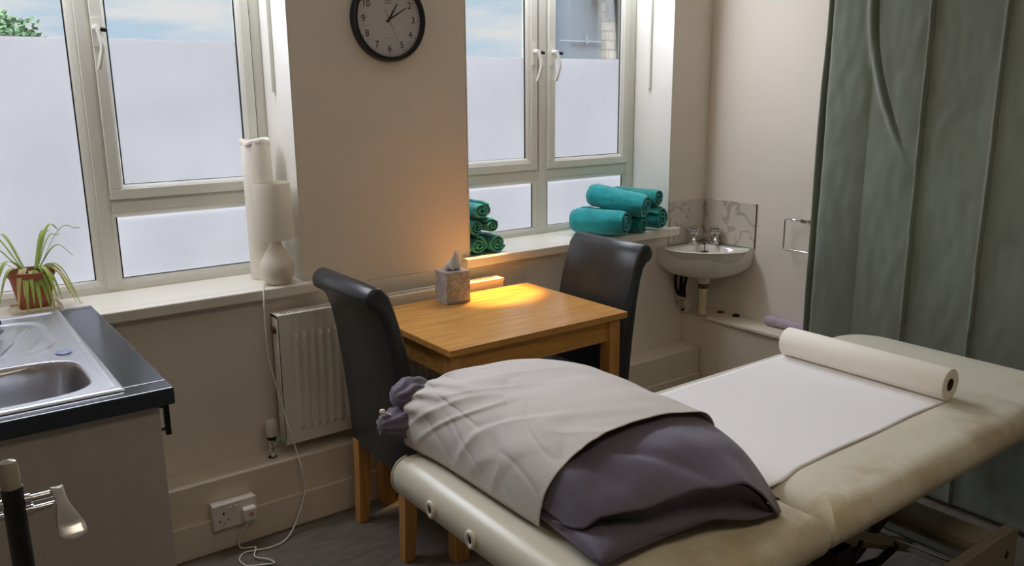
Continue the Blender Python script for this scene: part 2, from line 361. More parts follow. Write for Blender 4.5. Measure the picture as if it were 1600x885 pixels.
# ================================================================== OUTSIDE
b = MB(); b.box(-60, 90, 3.6, 140, -3.4, -3.3); struct(b.make('ground', mat('outside_ground', (120, 118, 112), .9)))
hs = thing('neighbouring_building', (7.6, 8.6, -3.3), 'pale rendered building with a buff brick corner seen through the right window', 'building')
o_ = (7.6, 8.6, -3.3)
MB(o_).loft([[(6.57, 8.3, z), (7.2, 8.3, z), (12.5, 13.2, z), (10.4, 13.2, z)] for z in (-3.3, 7)]).make('light_wall', mat('pale_blue_render', (172, 186, 208), .8), hs)
MB(o_).box(6.84, 7.335, 8.0, 8.29, -3.3, 7).make('grey_wall', mat('grey_render', (86, 90, 96), .85, var=.12, vscale=2), hs)
MB(o_).box(7.34, 9.5, 7.9, 8.6, -3.3, 7).make('brick_wall', m_brick, hs)
b = MB(o_); b.box(7.30, 7.46, 7.72, 7.89, 2.41, 4); b.box(7.16, 7.46, 7.72, 7.98, 2.62, 4); b.make('gutter_bracket', mat('slate_grey', (54, 60, 72), .6), hs)
b = MB(o_); b.tube([(6.62, 7.95, 2.13), (7.33, 7.95, 2.13)], .012, 8); b.tube([(7.05, 7.95, 2.10), (7.05, 7.95, 2.2)], .02, 8); b.make('wall_pipe', mat('pale_pipe', (92, 98, 108), .6), hs)
# tree
tr = thing('tree', (2.0, 30, -3.3), 'green leafy treetop beyond the left window, above the frosted film', 'tree')
MB((2, 30, -3.3)).tube([(2, 30, -3.3), (2.1, 30, 0), (2.0, 30, 2)], .2, 10, [.25, .18, .08]).make('trunk', mat('bark', (80, 66, 52), .9), tr)
b = MB((2, 30, -3.3)); rr = random.Random(3)
for i in range(6500):
    th = rr.uniform(0, 2*PI); ph = math.acos(rr.uniform(-1, 1)); r = rr.uniform(.55, 1)**.5
    bump_ = 1+.28*nz3(3*math.cos(th)*math.sin(ph), 3*math.sin(th)*math.sin(ph), 3*math.cos(ph))
    c = Vector((2.75+1.95*r*bump_*math.sin(ph)*math.cos(th), 30+1.8*r*bump_*math.sin(ph)*math.sin(th), 2.15+1.75*r*bump_*math.cos(ph)))
    s = rr.uniform(.06, .13); a = Vector((rr.uniform(-1, 1), rr.uniform(-1, 1), rr.uniform(-1, 1))).normalized(); q = a.orthogonal().normalized(); w_ = a.cross(q)
    v = [b.b.verts.new(c+q*s*i_+w_*s*j_-b.o) for i_, j_ in ((-1, 0), (0, -.6), (1, 0), (0, .6))]; b.b.faces.new(v)
b.make('foliage', mat('tree_leaves', (72, 96, 62), .8, var=.3, vscale=3), tr)

# ================================================================== CURTAIN
def curtain():
    cs = [2.06, 2.035, 1.80, 1.585, 1.335, 1.06, .80, .55, .3]
    P = []
    ny = 460; nzv = 220
    for i in range(ny+1):
        y = 2.045-1.75*i/ny; row = []
        for j in range(nzv+1):
            z = .02+2.5*j/nzv; yy = y+.012*math.sin(z*1.3)+.006*nz3(z*2, y*3, 1)
            x = 3.05+.012*nz3(y*2.2, z*.5, 3)
            # long flat panels that tuck back sharply at each crease
            k = 0
            while k < len(cs)-1 and yy < cs[k+1]: k += 1
            if k < len(cs)-1:
                t = (cs[k]-yy)/(cs[k]-cs[k+1]); t = max(0, min(1, t)); w_ = cs[k]-cs[k+1]
                if k <= 1: x += -.014*math.sin(PI*t)**.7
                elif k == 2: x += -.006*math.sin(PI*t)-.010*sst(.3, 1, t)-.004*math.exp(-((1-t)*w_/.006)**2)
                else: x += .004-.010*t+.003*math.sin(PI*t)-.004*math.exp(-((1-t)*w_/.006)**2)
            # returned leading edge
            x += .10*sst(2.005, 2.045, y)
            d = yy-2.00; x += .035*math.exp(-(d/.012)**2)
            # slack diagonal fold
            if z > 1.2:
                yd = 1.81-.19*((1.92-min(z, 2.2))/.62)**2 if z < 1.92 else 1.81+.03*(z-1.92)
                dd = yy-yd; x += -.012*math.exp(-((dd-.012)/.014)**2)*sst(1.27, 1.5, z)+.014*math.exp(-((dd+.006)/.0055)**2)*sst(1.27, 1.5, z)
            x += .005*nz3(y*7, z*3, 7)+.0025*nz3(y*25, z*12, 2)
            row.append((x, yy, z))
        P.append(row)
    c = MB((3.05, 1.2, 0)); c.grid(P); o = c.make('curtain', m_velvet, None, smooth=True, solid=.003)
    tag(o, 'grey-green velvet curtain hanging to the floor behind the couch', 'curtain')
    r = MB((3.05, .2, 2.5)); r.tube([(3.05, 2.2, 2.545), (3.05, YB+.02, 2.545)], .012, 12)
    tag(r.make('curtain_rail', m_white, None, smooth=True, auto=50), 'white rail carrying the grey-green curtain near the ceiling', 'curtain rail')
curtain()

# ================================================================== RADIATOR
def radiator():
    c = (1.515, 2.80, .305); t = thing('radiator', c, 'white corrugated panel radiator on the window wall behind the table', 'radiator')
    x0, x1, z0, z1, y = 1.018, 2.01, .305, .79, 2.772
    P = []; n = 29; xs = []
    a0 = x0+.045; pitch = (x1-x0-.09)/n
    prof = [(x0, 0), (x0+.012, 0)]
    for k in range(n):
        s = a0+k*pitch; prof += [(s, 0), (s+pitch*.10, .006), (s+pitch*.34, .006), (s+pitch*.52, -.009), (s+pitch*.76, -.009), (s+pitch*.94, 0)]
    prof += [(x1-.012, 0), (x1, 0)]
    rows = []
    for z, k in ((z0, 0), (z0+.045, 0), (z0+.062, 1), (z1-.085, 1), (z1-.068, 0), (z1, 0)):
        rows.append([(x, y+d*k, z) for x, d in prof])
    b = MB(c); b.grid(rows); b.make('front_panel', m_gloss, t, smooth=True, auto=20)
    b = MB(c); b.box(x0, x1, 2.828, 2.835, z0, z1-.01); b.make('rear_panel', m_gloss, t)
    for xa in (x0, x1-.003): MB(c).box(xa, xa+.003, y, 2.835, z0+.02, z1+.004).make('side_panel', m_gloss, t)
    b = MB(c); zt = z1+.006
    b.box(x0, x1, y-.002, y+.014, zt-.012, zt); b.box(x0, x1, 2.820, 2.836, zt-.012, zt); nb = 76
    for k in range(nb+1): xx = x0+.01+(x1-x0-.02)*k/nb; b.box(xx-.002, xx+.002, y+.014, 2.82, zt-.01, zt-.001)
    b.box(x0, x0+.02, y+.014, 2.82, zt-.01, zt); b.box(x1-.02, x1, y+.014, 2.82, zt-.01, zt)
    b.make('top_grille', m_gloss, t)
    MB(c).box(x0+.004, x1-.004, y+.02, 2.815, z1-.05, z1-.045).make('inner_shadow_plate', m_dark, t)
    b = MB(c); b.tube([(x0-.012, 2.80, z1-.05), (x0+.002, 2.80, z1-.05)], .014, 16); b.make('bleed_plug', m_brass, t, smooth=True, auto=50)
    b = MB(c)
    for xx in (1.2, 1.85): MB(c).box(xx, xx+.03, 2.836, WY-.001, .4, .7).make('bracket', m_white, t)
    b.b.free()
    # thermostatic valve
    b = MB(c); b.lathe([(.0, .405), (.017, .405), (.019, .40), (.019, .35), (.016, .345), (.0, .345)], (.975, 2.80, 0), 24); v = b.make('thermostatic_head', m_white, t, smooth=True, auto=40)
    MB(c).lathe([(.0, .345), (.016, .345), (.016, .332), (.0, .332)], (.975, 2.80, 0), 20).make('black_collar', m_black, v, smooth=True, auto=40)
    b = MB(c); b.lathe([(0, .332), (.008, .332), (.010, .32), (.008, .30), (.011, .298), (.011, .285), (.0, .285)], (.975, 2.80, 0), 16); b.tube([(.975, 2.80, .318), (1.022, 2.80, .318)], .009, 12); b.tube([(.995, 2.80, .318), (1.008, 2.80, .318)], .013, 6)
    b.make('valve_body', m_chrome, v, smooth=True, auto=40)
    MB(c).tube([(.975, 2.80, .29), (.975, 2.80, .262)], .0075, 12).make('supply_pipe', m_gloss, t, smooth=True, auto=50)
    b = MB(c); b.lathe([(0, .2632), (.016, .2632), (.016, .2645), (0, .2645)], (.973, 2.80, 0), 16); b.make('pipe_hole', m_black, t)
radiator()

# ================================================================== CLOCK
def clock():
    c = Vector((1.5585, WY, 1.826)); R = .152
    t = thing('wall_clock', c, 'round black-rimmed wall clock with white face on the pier between the windows', 'clock')
    b = MB(c); b.lathe([(R-.018, -.001), (R, -.001), (R, -.022), (R-.006, -.033), (R-.015, -.034), (R-.019, -.022), (R-.018, -.012)], c, 64, 1, False)
    o = b.b; b.make('rim', mat('black_clock_rim', (26, 32, 36), .35), t, smooth=True, auto=35)
    b = MB(c); b.lathe([(0, -.002), (R-.017, -.002), (R-.017, -.012), (0, -.012)], c, 64, 1); b.make('dial', mat('white_dial', (205, 200, 198), .5), t)
    ink = mat('black_ink', (20, 20, 22), .5)
    for h in range(1, 13):
        cu = bpy.data.curves.new('numeral', 'FONT'); cu.body = str(h); cu.size = .034; cu.align_x = 'CENTER'; cu.align_y = 'CENTER'; cu.extrude = .0002
        tmp = bpy.data.objects.new('tmp', cu); COL.objects.link(tmp); bpy.context.view_layer.update()
        me = bpy.data.meshes.new_from_object(tmp); bpy.data.objects.remove(tmp)
        a = math.radians(90-30*h); o = link('numeral', me, ink, t); o.location = (.104*math.cos(a), -.0125, .104*math.sin(a)); o.rotation_euler = (PI/2, 0, 0)
    b = MB(c)
    for k in range(60):
        a = 2*PI*k/60; r0 = .121 if k % 5 == 0 else .126; w = .0009 if k % 5 == 0 else .0004
        d = Vector((math.cos(a), 0, math.sin(a))); p = Vector((-d.z, 0, d.x)); v = [b.b.verts.new(Vector((0, -.0127, 0))+d*r+p*s) for r, s in ((r0, -w), (.130, -w), (.130, w), (r0, w))]; b.b.faces.new(v)
    b.make('minute_marks', ink, t)
    m_print = mat('grey_print', (110, 108, 108), .6)
    for (cx, cz, n, w) in ((0, .066, 7, .0042), (0, .058, 6, .0042), (0, -.066, 9, .0034)):
        q = MB(c); h = .0018 if cz > 0 else .0007; ring = []
        for i in range(n*2+1):
            x = (i/(n*2)-.5)*n*w; ring.append((c.x+x, c.z+cz+h*(1 if i % 2 else .35)))
        ring += [(x, c.z+cz-h) for x, z in ring[::-1]]
        q.loft([[(x, c.y-.0122, z) for x, z in ring], [(x, c.y-.0128, z) for x, z in ring]]); q.make('small_print', m_print, t)
    def hand(name, deg, L, w, tail, y):
        a = math.radians(90-deg); d = Vector((math.cos(a), 0, math.sin(a))); p = Vector((-d.z, 0, d.x)); b = MB()
        pts = [(-tail, w*.7), (0, w), (L*.85, w*.6), (L, .0003)]
        ring = [d*r+p*s for r, s in pts]+[d*r-p*s for r, s in pts[::-1]]
        b.loft([[v+Vector((0, y, 0)) for v in ring], [v+Vector((0, y-.0008, 0)) for v in ring]]); b.make(name, ink, t)
    hand('hour_hand', 33, .072, .0035, .012, -.015); hand('minute_hand', 59, .092, .0028, .012, -.0165); hand('second_hand', 155, .085, .0007, .042, -.018)
    MB(c).lathe([(0, -.0125), (.004, -.0125), (.004, -.0195), (0, -.0195)], c, 16, 1).make('hub', m_brass, t)
clock()

# ================================================================== WANDS ON THE REVEALS
for xw, lb in ((1.158, 'thin white blind wand on the reveal of the left window'), (3.098, 'thin white blind wand on the reveal of the right window')):
    b = MB((xw, 3.02, 1.57)); b.box(xw-.007, xw+.008, 3.012, 3.030, 1.567, 2.38)
    o = b.make('blind_wand', m_upvc, None, bevel=.003); tag(o, lb, 'blind wand', 'blind wands on the window reveals')

# ================================================================== SINK UNIT AND WORKTOP
def sink_unit():
    c = (.13, 2.35, 0); t = thing('sink_base_cabinet', c, 'grey sink cabinet under the dark worktop at the left edge', 'cabinet')
    b = MB(c); b.box(-.17, .41, 1.90, 1.918, .0, .884); b.box(-.17, .39, 2.702, 2.72, .1, .884); b.box(-.17, -.15, 1.918, 2.702, .1, .884); b.box(-.15, .39, 1.918, 2.702, .10, .118); b.make('carcass', m_cab, t, bevel=.001)
    MB(c).box(.36, .375, 1.918, 2.715, 0, .1).make('plinth', m_dark, t)
    for y0, y1, hy in ((1.921, 2.308, 1.955), (2.312, 2.715, 2.68)):
        d = MB(c).box(.392, .41, y0, y1, .12, .880).make('door', m_cab, t, bevel=.0015)
        h = MB(c); h.box(.430, .442, hy-.007, hy+.007, .785, .876); h.tube([(.41, hy, .80), (.434, hy, .80)], .004, 8); h.tube([(.41, hy, .856), (.434, hy, .856)], .004, 8); h.make('bar_handle', m_dark, d, bevel=.001)
    # worktop with a cut-out for the sink
    w = thing('worktop', (.13, 2.35, .885), 'dark navy worktop over the grey sink cabinet', 'worktop'); o = (.13, 2.35, .885)
    b = MB(o); b.box(-.178, .44, 1.873, 1.935, .885, .925); b.box(-.178, .44, 2.765, 2.803, .885, .925); b.box(-.178, -.13, 1.935, 2.765, .885, .925); b.box(.325, .44, 1.935, 2.765, .885, .925)
    b.make('laminate_slab', m_worktop, w, bevel=.004, bseg=3)
    # stainless sink
    s = thing('kitchen_sink', (.1, 2.34, .925), 'stainless steel sink with drainer set in the dark worktop', 'sink'); o = Vector((.1, 2.34, .925))
    x0, x1, y0, y1 = -.148, .347, 1.912, 2.778; nx, ny = 110, 190; P = []
    for i in range(nx+1):
        row = []
        for j in range(ny+1):
            x = x0+(x1-x0)*i/nx; y = y0+(y1-y0)*j/ny; z = .9315
            # rolled rim and inner step
            e = min(x-x0, x1-x, y-y0, y1-y)
            z -= .005*(1-sst(0, .006, e))
            z -= .004*sst(.020, .028, e)
            # bowl
            bx, by = (x-.085)/.212, (y-2.105)/.142
            q = (abs(bx)**4.5+abs(by)**4.5)**(1/4.5)
            z -= .155*sst(1.02, .86, q)
            # drainer with ribs fanning to the bowl
            dx, dy = (x-.085)/.200, (y-2.525)/.185
            q2 = (abs(dx)**5+abs(dy)**5)**(1/5)
            k = sst(1.0, .93, q2); z -= .005*k
            if q2 < .9:
                u = (x-.085)*(1-.6*(dy*.5+.5)) if False else (x-.085-.35*(y-2.34))
                z += .0035*max(0, math.cos(u*2*PI/.062))**6*sst(.9, .8, q2)
            row.append((x, y, z))
        P.append(row)
    b = MB(o); b.grid(P); b.make('basin_tray', m_steel, s, smooth=True)
    b = MB(o); b.lathe([(0, .780), (.032, .780), (.034, .776), (0, .775)], (.085, 2.12, 0), 24); b.make('plughole', m_chrome, s)
    b = MB(o); b.lathe([(0, .9275), (.019, .9275), (.019, .9305), (.016, .932), (0, .932)], (.285, 2.30, 0), 28); tag(b.make('overflow_cap', mat('blue_rimmed_cap', (150, 165, 205), .3), s, smooth=True, auto=40), 'pale blue round cap')
    # black mixer tap, only its base and spout edge reach into the picture
    tp = thing('mixer_tap', (.165, 2.725, .9275), 'black mixer tap on the back rim of the steel sink', 'tap'); o = Vector((.165, 2.725, .9275))
    b = MB(o); b.lathe([(0, .9275), (.026, .9275), (.026, .934), (.021, .94), (.021, .99), (.017, .995), (0, .995)], (.165, 2.725, 0), 24); b.make('tap_body', m_black, tp, smooth=True, auto=40)
    b = MB(o); b.tube(spline([(.165, 2.725, .98), (.15, 2.70, 1.02), (.13, 2.64, 1.04), (.12, 2.58, 1.02)], 6), .009, 12); b.make('spout', m_chrome, tp, smooth=True)
    b = MB(o); b.tube([(.165, 2.725, .99), (.165, 2.76, 1.02)], .006, 10); b.make('tap_lever', m_chrome, tp, smooth=True)
sink_unit()

# ================================================================== SPIDER PLANT
def plant():
    c = Vector((.315, 3.045, .885)); s = MB(c)
    s.box(c.x-.07, c.x+.07, c.y-.055, c.y+.05, .8855, .889); 
    for a in ((c.x-.073, c.x-.069, c.y-.055, c.y+.05), (c.x+.069, c.x+.073, c.y-.055, c.y+.05), (c.x-.073, c.x+.073, c.y-.058, c.y-.054), (c.x-.073, c.x+.073, c.y+.05, c.y+.053)): s.box(*a, .8855, .897)
    tag(s.make('plant_saucer', mat('cream_saucer', (232, 226, 200), .4), None, bevel=.001), 'shallow cream saucer under the terracotta pot on the left sill', 'saucer')
    t = thing('spider_plant', (c.x, c.y, .889), 'spider plant with drooping striped leaves in a terracotta pot on the left sill', 'plant'); o = Vector((c.x, c.y, .889))
    MB(o).lathe([(0, .889), (.045, .889), (.064, .992), (.068, .994), (.069, 1.012), (.064, 1.013), (.061, .995), (0, .99)], (c.x, c.y, 0), 36).make('plant_pot', m_terracotta, t, smooth=True, auto=35)
    MB(o).lathe([(0, .998), (.060, .998), (.060, .991), (0, .991)], (c.x, c.y, 0), 24).make('soil', m_soil, t)
    def leaf(base, ang, reach, h, droop, w, m):
        pts = []; n = 14; d = Vector((math.cos(ang), math.sin(ang), 0)); side = Vector((-d.y, d.x, 0))
        rows = []
        for i in range(n+1):
            u = i/n; p = base+d*reach*(u**.8)+Vector((0, 0, h*math.sin(min(u*1.2, 1)*PI*.62)-droop*u**2.4))
            if p.y > 3.118: p.y = 3.118
            if p.z < .892 and p.y > 2.80: p.z = .892
            ww = w*(math.sin(PI*(.12+.88*u))**.6 if u < 1 else 0)
            rows.append([p-side*ww, p+Vector((0, 0, -.0015)), p+side*ww])
        b = MB(o); b.grid(rows); ob = b.make('leaf', m, t, smooth=True, solid=.0008)
    top = Vector((c.x, c.y, 1.0))
    L = [(-.15, .145, .15, .0), (.35, .10, .16, .02), (.0, .085, .12, -.01), (2.7, .13, .14, .02), (3.1, .12, .10, .0), (2.9, .15, .12, .06), (3.4, .13, .06, .02),
         (-.5, .10, .05, .12), (-.3, .11, .055, .12), (-.8, .09, .04, .12), (-1.2, .075, .04, .14), (-1.5, .075, .035, .15), (-1.7, .08, .04, .13), (-1.0, .09, .05, .12), (-2.2, .08, .05, .14), (-.1, .10, .045, .11), (.2, .10, .05, .13), (-2.7, .10, .05, .12), (-2.0, .07, .05, .11), (-1.35, .06, .03, .06), (-.6, .12, .045, .14), (.15, .12, .10, .05), (-.4, .13, .03, .16), (-1.1, .085, .055, .16), (-1.9, .09, .03, .15), (3.8, .12, .08, .08), (.6, .08, .13, -.01), (2.4, .10, .13, .0)]
    for i, (a, r, h, dr) in enumerate(L):
        leaf(top+Vector((.012*math.cos(a), .012*math.sin(a), 0)), a, r, h, dr, .0085 if i % 3 else .0065, m_leaf_dry if i in (6, 14, 16, 18, 20) else m_leaf)
plant()

# ================================================================== TABLE LAMP, ITS CABLE, ROLL ON SILL
def lamp():
    c = Vector((1.078, 2.895, .885)); t = thing('table_lamp', c, 'small white table lamp with bulbous base and drum shade on the left sill', 'lamp')
    MB(c).lathe([(0, .8855), (.038, .8855), (.044, .889), (.058, .912), (.063, .938), (.058, .965), (.042, .995), (.024, 1.025), (.017, 1.055), (.016, 1.075), (0, 1.075)], (c.x, c.y, 0), 40).make('lamp_base', m_ceramic, t, smooth=True, auto=60)
    b = MB(c); prof = [(.069, 1.052), (.0695, 1.056), (.0655, 1.250), (.065, 1.254), (.0625, 1.254), (.0635, 1.245), (.067, 1.06), (.067, 1.052)]
    rings = []
    for r, h in prof+[prof[0]]: rings.append([(c.x+r*math.cos(2*PI*i/48), c.y+r*math.sin(2*PI*i/48), h) for i in range(48)])
    b.loft(rings, cap0=False, cap1=False); b.make('lamp_shade', m_lampshade, t, smooth=True, auto=50)
    b = MB(c); 
    for a in range(3): b.tube([(c.x, c.y, 1.10), (c.x+.066*math.cos(a*2*PI/3), c.y+.066*math.sin(a*2*PI/3), 1.10)], .0015, 6)
    b.tube([(c.x, c.y, 1.07), (c.x, c.y, 1.12)], .013, 12); b.make('lamp_holder', m_white, t)
    MB(c).lathe([(0, 1.12), (.012, 1.12), (.022, 1.145), (.024, 1.165), (.015, 1.185), (0, 1.19)], (c.x, c.y, 0), 20).make('bulb', m_ceramic, t, smooth=True)
    # cable from the lamp base over the sill, down to the floor and up to the plug
    P = [(1.035, 2.885, .892), (1.012, 2.86, .893), (1.000, 2.835, .888), (.992, 2.815, .865), (.985, 2.80, .81), (.985, 2.79, .64), (1.012, 2.77, .47), (1.022, 2.745, .385), (1.040, 2.725, .28), (1.045, 2.705, .23), (1.052, 2.70, .162), (1.030, 2.695, .093), (.985, 2.68, .02), (.935, 2.645, .005), (.88, 2.635, .005), (.83, 2.65, .005), (.795, 2.655, .005), (.768, 2.62, .005), (.776, 2.570, .005), (.82, 2.545, .005), (.856, 2.53, .006), (.845, 2.56, .01), (.815, 2.60, .010), (.834, 2.645, .012), (.835, 2.66, .012), (.80, 2.69, .006), (.796, 2.703, .02), (.805, 2.70, .06), (.826, 2.688, .09), (.834, 2.681, .117)]
    MB(c).tube(spline(P, 8), .0028, 8).make('lamp_cable', m_white, t, smooth=True)
    # plug on the end of the cable
    b = MB(c); b.box(.812, .860, 2.668, 2.697, .108, .158); pl = b.make('plug', m_white, t, bevel=.008, bseg=3)
    b = MB(c); b.lathe([(0, -.0005), (.0085, -.0005), (.0085, .001), (0, .001)], (.838, 2.668, .134), 20, 1); b.make('plug_badge', mat('faded_orange', (214, 140, 116), .6), pl)
    # tall wrapped paper roll behind the lamp
    q = Vector((1.078, 3.022, .885)); t2 = thing('wrapped_paper_roll', q, 'tall white paper roll in film standing on the sill behind the table lamp', 'paper roll')
    MB(q).lathe([(0, .8855), (.050, .8855), (.052, .888), (.052, 1.385), (.050, 1.390), (.018, 1.390), (.018, 1.36), (0, 1.36)], (q.x, q.y, 0), 40).make('paper_cylinder', m_rollpaper, t2, smooth=True, auto=40)
    b = MB(q); rings = []
    for h in (1.384, 1.390, 1.396, 1.402): rings.append([(q.x+(.054+.003*math.sin(7*a)-(h-1.38)*.15)*math.cos(a), q.y+(.054+.003*math.sin(7*a)-(h-1.38)*.15)*math.sin(a), h+.004*math.sin(3*a)) for a in [2*PI*i/48 for i in range(48)]])
    b.loft(rings, cap0=False, cap1=False); b.make('wrapper_edge', m_rollpaper, t2, smooth=True, solid=.0006)
lamp()

# ================================================================== SOCKET
def socket():
    c = Vector((.80, 2.741, .14)); t = thing('wall_socket', c, 'white double wall socket on the pipe boxing with a plug in its right side', 'socket')
    x0, x1, z0, z1 = .715, .868, .095, .185
    MB(c).box(x0+.002, x1-.002, 2.703, 2.7405, z0+.002, z1-.002).make('pattress', m_white, t, bevel=.002)
    MB(c).box(x0, x1, 2.697, 2.703, z0, z1).make('faceplate', m_white, t, bevel=.002)
    b = MB(c); 
    for xx in (x0+.036,): 
        b.box(xx-.003, xx+.003, 2.6963, 2.698, .146, .156); b.box(xx-.018, xx-.011, 2.6963, 2.698, .124, .128); b.box(xx+.011, xx+.018, 2.6963, 2.698, .124, .128)
    b.box(x0+.034, x0+.039, 2.6963, 2.698, .112, .116)
    b.make('pin_holes', m_black, t)
    b = MB(c)
    for xx in (x0+.052, x1-.078): b.box(xx, xx+.012, 2.694, 2.6975, .152, .172)
    b.make('switch', m_white, t, bevel=.001)
socket()

# ================================================================== TABLE
def table():
    c = Vector((1.725, 2.442, 0)); t = thing('dining_table', c, 'small oak dining table between the two dark chairs', 'table')
    MB(c).box(1.335, 2.115, 2.137, 2.748, .741, .765).make('tabletop', m_oak_x, t, bevel=.003, bseg=3)
    for x, y in ((1.352, 2.155), (2.043, 2.155), (1.352, 2.668), (2.043, 2.668)): MB(c).box(x, x+.052, y, y+.052, 0, .741).make('leg', m_oak_z, t, bevel=.002)
    b = MB(c); b.box(1.404, 2.043, 2.170, 2.188, .655, .741); b.make('apron', m_oak_x, t)
    b = MB(c); b.box(1.404, 2.043, 2.690, 2.708, .655, .741); b.make('apron', m_oak_x, t)
    for x in (1.362, 2.075): MB(c).box(x, x+.018, 2.207, 2.668, .655, .741).make('apron', m_oak_x, t)
table()

# ================================================================== CHAIRS
def chair(name, mirror, label):
    c0 = 3.452
    def X(x): return c0-x if mirror else x
    c = Vector((X(1.42), 2.44, 0)); t = thing(name, c, label, 'chair', 'high-back chairs at the oak table')
    back = [(1.222, .312), (1.216, .45), (1.200, .62), (1.181, .76), (1.166, .84), (1.150, .885)]
    roll = circ(1.142, .940, .038, 260, 60, 14)
    front = [(1.186, .945), (1.206, .885), (1.228, .81), (1.248, .72), (1.272, .58), (1.288, .45), (1.292, .312)]
    sp = [Vector((x, 0, z)) for x, z in back+roll+front]
    pts = [(X(p.x), p.z) for p in sp]
    b = MB(c)
    y0, y1 = 2.238, 2.652; rings = []
    cx = sum(p[0] for p in pts)/len(pts)
    for y, k in ((y0, .012), (y0+.004, .004), (y0+.010, 0), (y1-.010, 0), (y1-.004, .004), (y1, .012)):
        # inset outline slightly at the side edges
        rr = []
        n = len(pts)
        for i in range(n):
            a = Vector(pts[i-1]); d = Vector(pts[(i+1) % n]); tg = (d-a).normalized(); nrm = Vector((tg.y, -tg.x)); 
            if mirror: nrm = -nrm
            p = Vector(pts[i])+nrm*k
            rr.append((p.x, y, p.y))
        rings.append(rr)
    b.loft(rings); b.make('backrest', m_leather, t, smooth=True, auto=42)
    xs = sorted((X(1.292), X(1.665)))
    MB(c).box(xs[0], xs[1], 2.238, 2.652, .335, .475).make('seat', m_leather, t, bevel=.022, bseg=4)
    for (xa, xb, dx, f) in ((1.224, 1.264, -.012, 1), (1.62, 1.658, 0, 0)):
        for (ya, yb) in ((2.262, 2.300), (2.600, 2.638)):
            rings = []
            for z, s in ((.33, 0), (.15, .2), (0, 1)):
                w = .004*(1-s)
                rings.append([(X(x+dx*s), y, z) for x, y in ((xa-w, ya-w), (xb+w, ya-w), (xb+w, yb+w), (xa-w, yb+w))])
            MB(c).loft(rings).make('leg', m_oak_z, t, bevel=.002)
    return t
chair('dining_chair', False, 'black leather roll-back chair at the left end of the table')
chair('dining_chair', True, 'black leather roll-back chair at the right end of the table beside the basin')

# ================================================================== TISSUE BOX
def tissue():
    c = Vector((1.690, 2.672, .765)); t = thing('tissue_box', c, 'grey marbled cube tissue box on the oak table', 'tissue box', rz=math.radians(-4))
    h = .052
    MB().box(-h, h, -h*.9, h*.9, .0005, .125).make('carton', m_tissue_box, t, bevel=.0012)
    b = MB(); rows = []
    for i in range(15):
        u = i/14; row = []
        for j in range(13):
            v = j/12*2-1; w = .024+.014*math.sin(PI*min(1, u*1.1))-.012*u
            x = v*w+.012*u*u+.006; y = .010*math.sin(v*5+u*3)*(1-.3*u)-.006+.012*v*v
            row.append((x, y, .124+.080*u*(1-.25*abs(v)**2)+.004*math.sin(v*7)))
        rows.append(row)
    b.grid(rows); b.make('tissue', m_paper, t, smooth=True, solid=.0008)
    b = MB(); b.lathe([(0, .1252), (.028, .1252), (.028, .1258), (0, .1258)], (.005, 0, 0), 24); b.make('opening', mat('shadow_slot', (90, 86, 82), .9), t)
tissue()

# ================================================================== ROLLED TOWELS
def towel(face, back, a, bz, m, seed, label, group, turns=2.6, rot=0, flat=0):
    """rolled towel between its near face centre and far end centre"""
    f = Vector(face); e = Vector(back); L = (e-f).length; ax = (e-f).normalized(); side = ax.cross(Vector((0, 0, 1))).normalized(); up = side.cross(ax)
    mid = (f+e)/2; rr = random.Random(seed); n = 120; th = .46/turns
    rings = []; nl = 30
    for k in range(nl+1):
        s = k/nl; endr = (1-.10*(1-sst(0, .09, s))-.14*(1-sst(0, .09, 1-s)))
        outer = []; inner = []
        for i in range(n+1):
            u = i/n; ang = rot+u*turns*2*PI; r = .10+(.86)*u
            wob = 1+.07*nz3(math.cos(ang)*1.3+seed, math.sin(ang)*1.3, s*3)+.085*nz3(math.cos(ang)*2.6+seed, math.sin(ang)*2.6, s*4.5)*sst(.5, 1, u)+.05*(1-min(1, abs(nz3(math.cos(ang)*2+seed, math.sin(ang)*2, s*4+seed))*7))*sst(.6, 1, u)+.022*nz3(math.cos(ang)*9+seed, math.sin(ang)*9, s*16)*sst(.6, 1, u)+.03*math.exp(-((s-.30-.02*math.sin(ang*2))/.05)**2)*sst(.75, 1, u)
            def P(rad):
                q = f+ax*(L*s)+ax*(.006*nz3(ang*.5, seed, 2)*(1 if s < .2 else (1 if s > .8 else 0))-.010*(1-rad)*(1 if s == 0 else 0))
                x = rad*wob*a*endr*math.cos(ang); z = rad*wob*bz*endr*math.sin(ang)
                if flat and z < -flat*bz: z = -flat*bz+(z+flat*bz)*.3
                return q+side*x+up*z-mid
            outer.append(P(r+th*.5*.88)); inner.append(P(max(.02, r-th*.5*.88)))
        rings.append(outer+inner[::-1])
    b = MB(); b.loft(rings); o = b.make('rolled_towel', m, None, smooth=True, auto=55); o.location = mid
    # stitched hem band as a part
    tag(o, label, 'towel', group)
    return o
G1 = 'rolled towels stacked at the left of the right window sill'
fy = 2.862
towel((1.945, fy, .928), (1.955, 3.08, .926), .046, .041, m_teal_green, 11, 'rolled green towel, bottom left of the five beside the pier', G1, rot=.5, turns=2.2)
towel((2.043, fy, .928), (2.045, 3.08, .926), .047, .042, m_teal_green, 12, 'rolled green towel, bottom right of the five beside the pier', G1, rot=2.2, turns=2.6)
towel((1.942, fy+.005, 1.005), (1.945, 3.08, 1.005), .038, .034, m_teal_green, 13, 'rolled green towel, middle left of the five beside the pier', G1, rot=4, turns=2.2)
towel((2.018, fy+.005, 1.004), (2.012, 3.08, 1.004), .038, .034, m_teal_green, 14, 'rolled green towel, middle right of the five beside the pier', G1, rot=1.2, turns=2.2)
towel((1.972, fy+.01, 1.075), (1.962, 3.08, 1.075), .052, .038, m_teal, 15, 'rolled teal towel on top of the five beside the pier', G1, rot=5.4, turns=2.3)
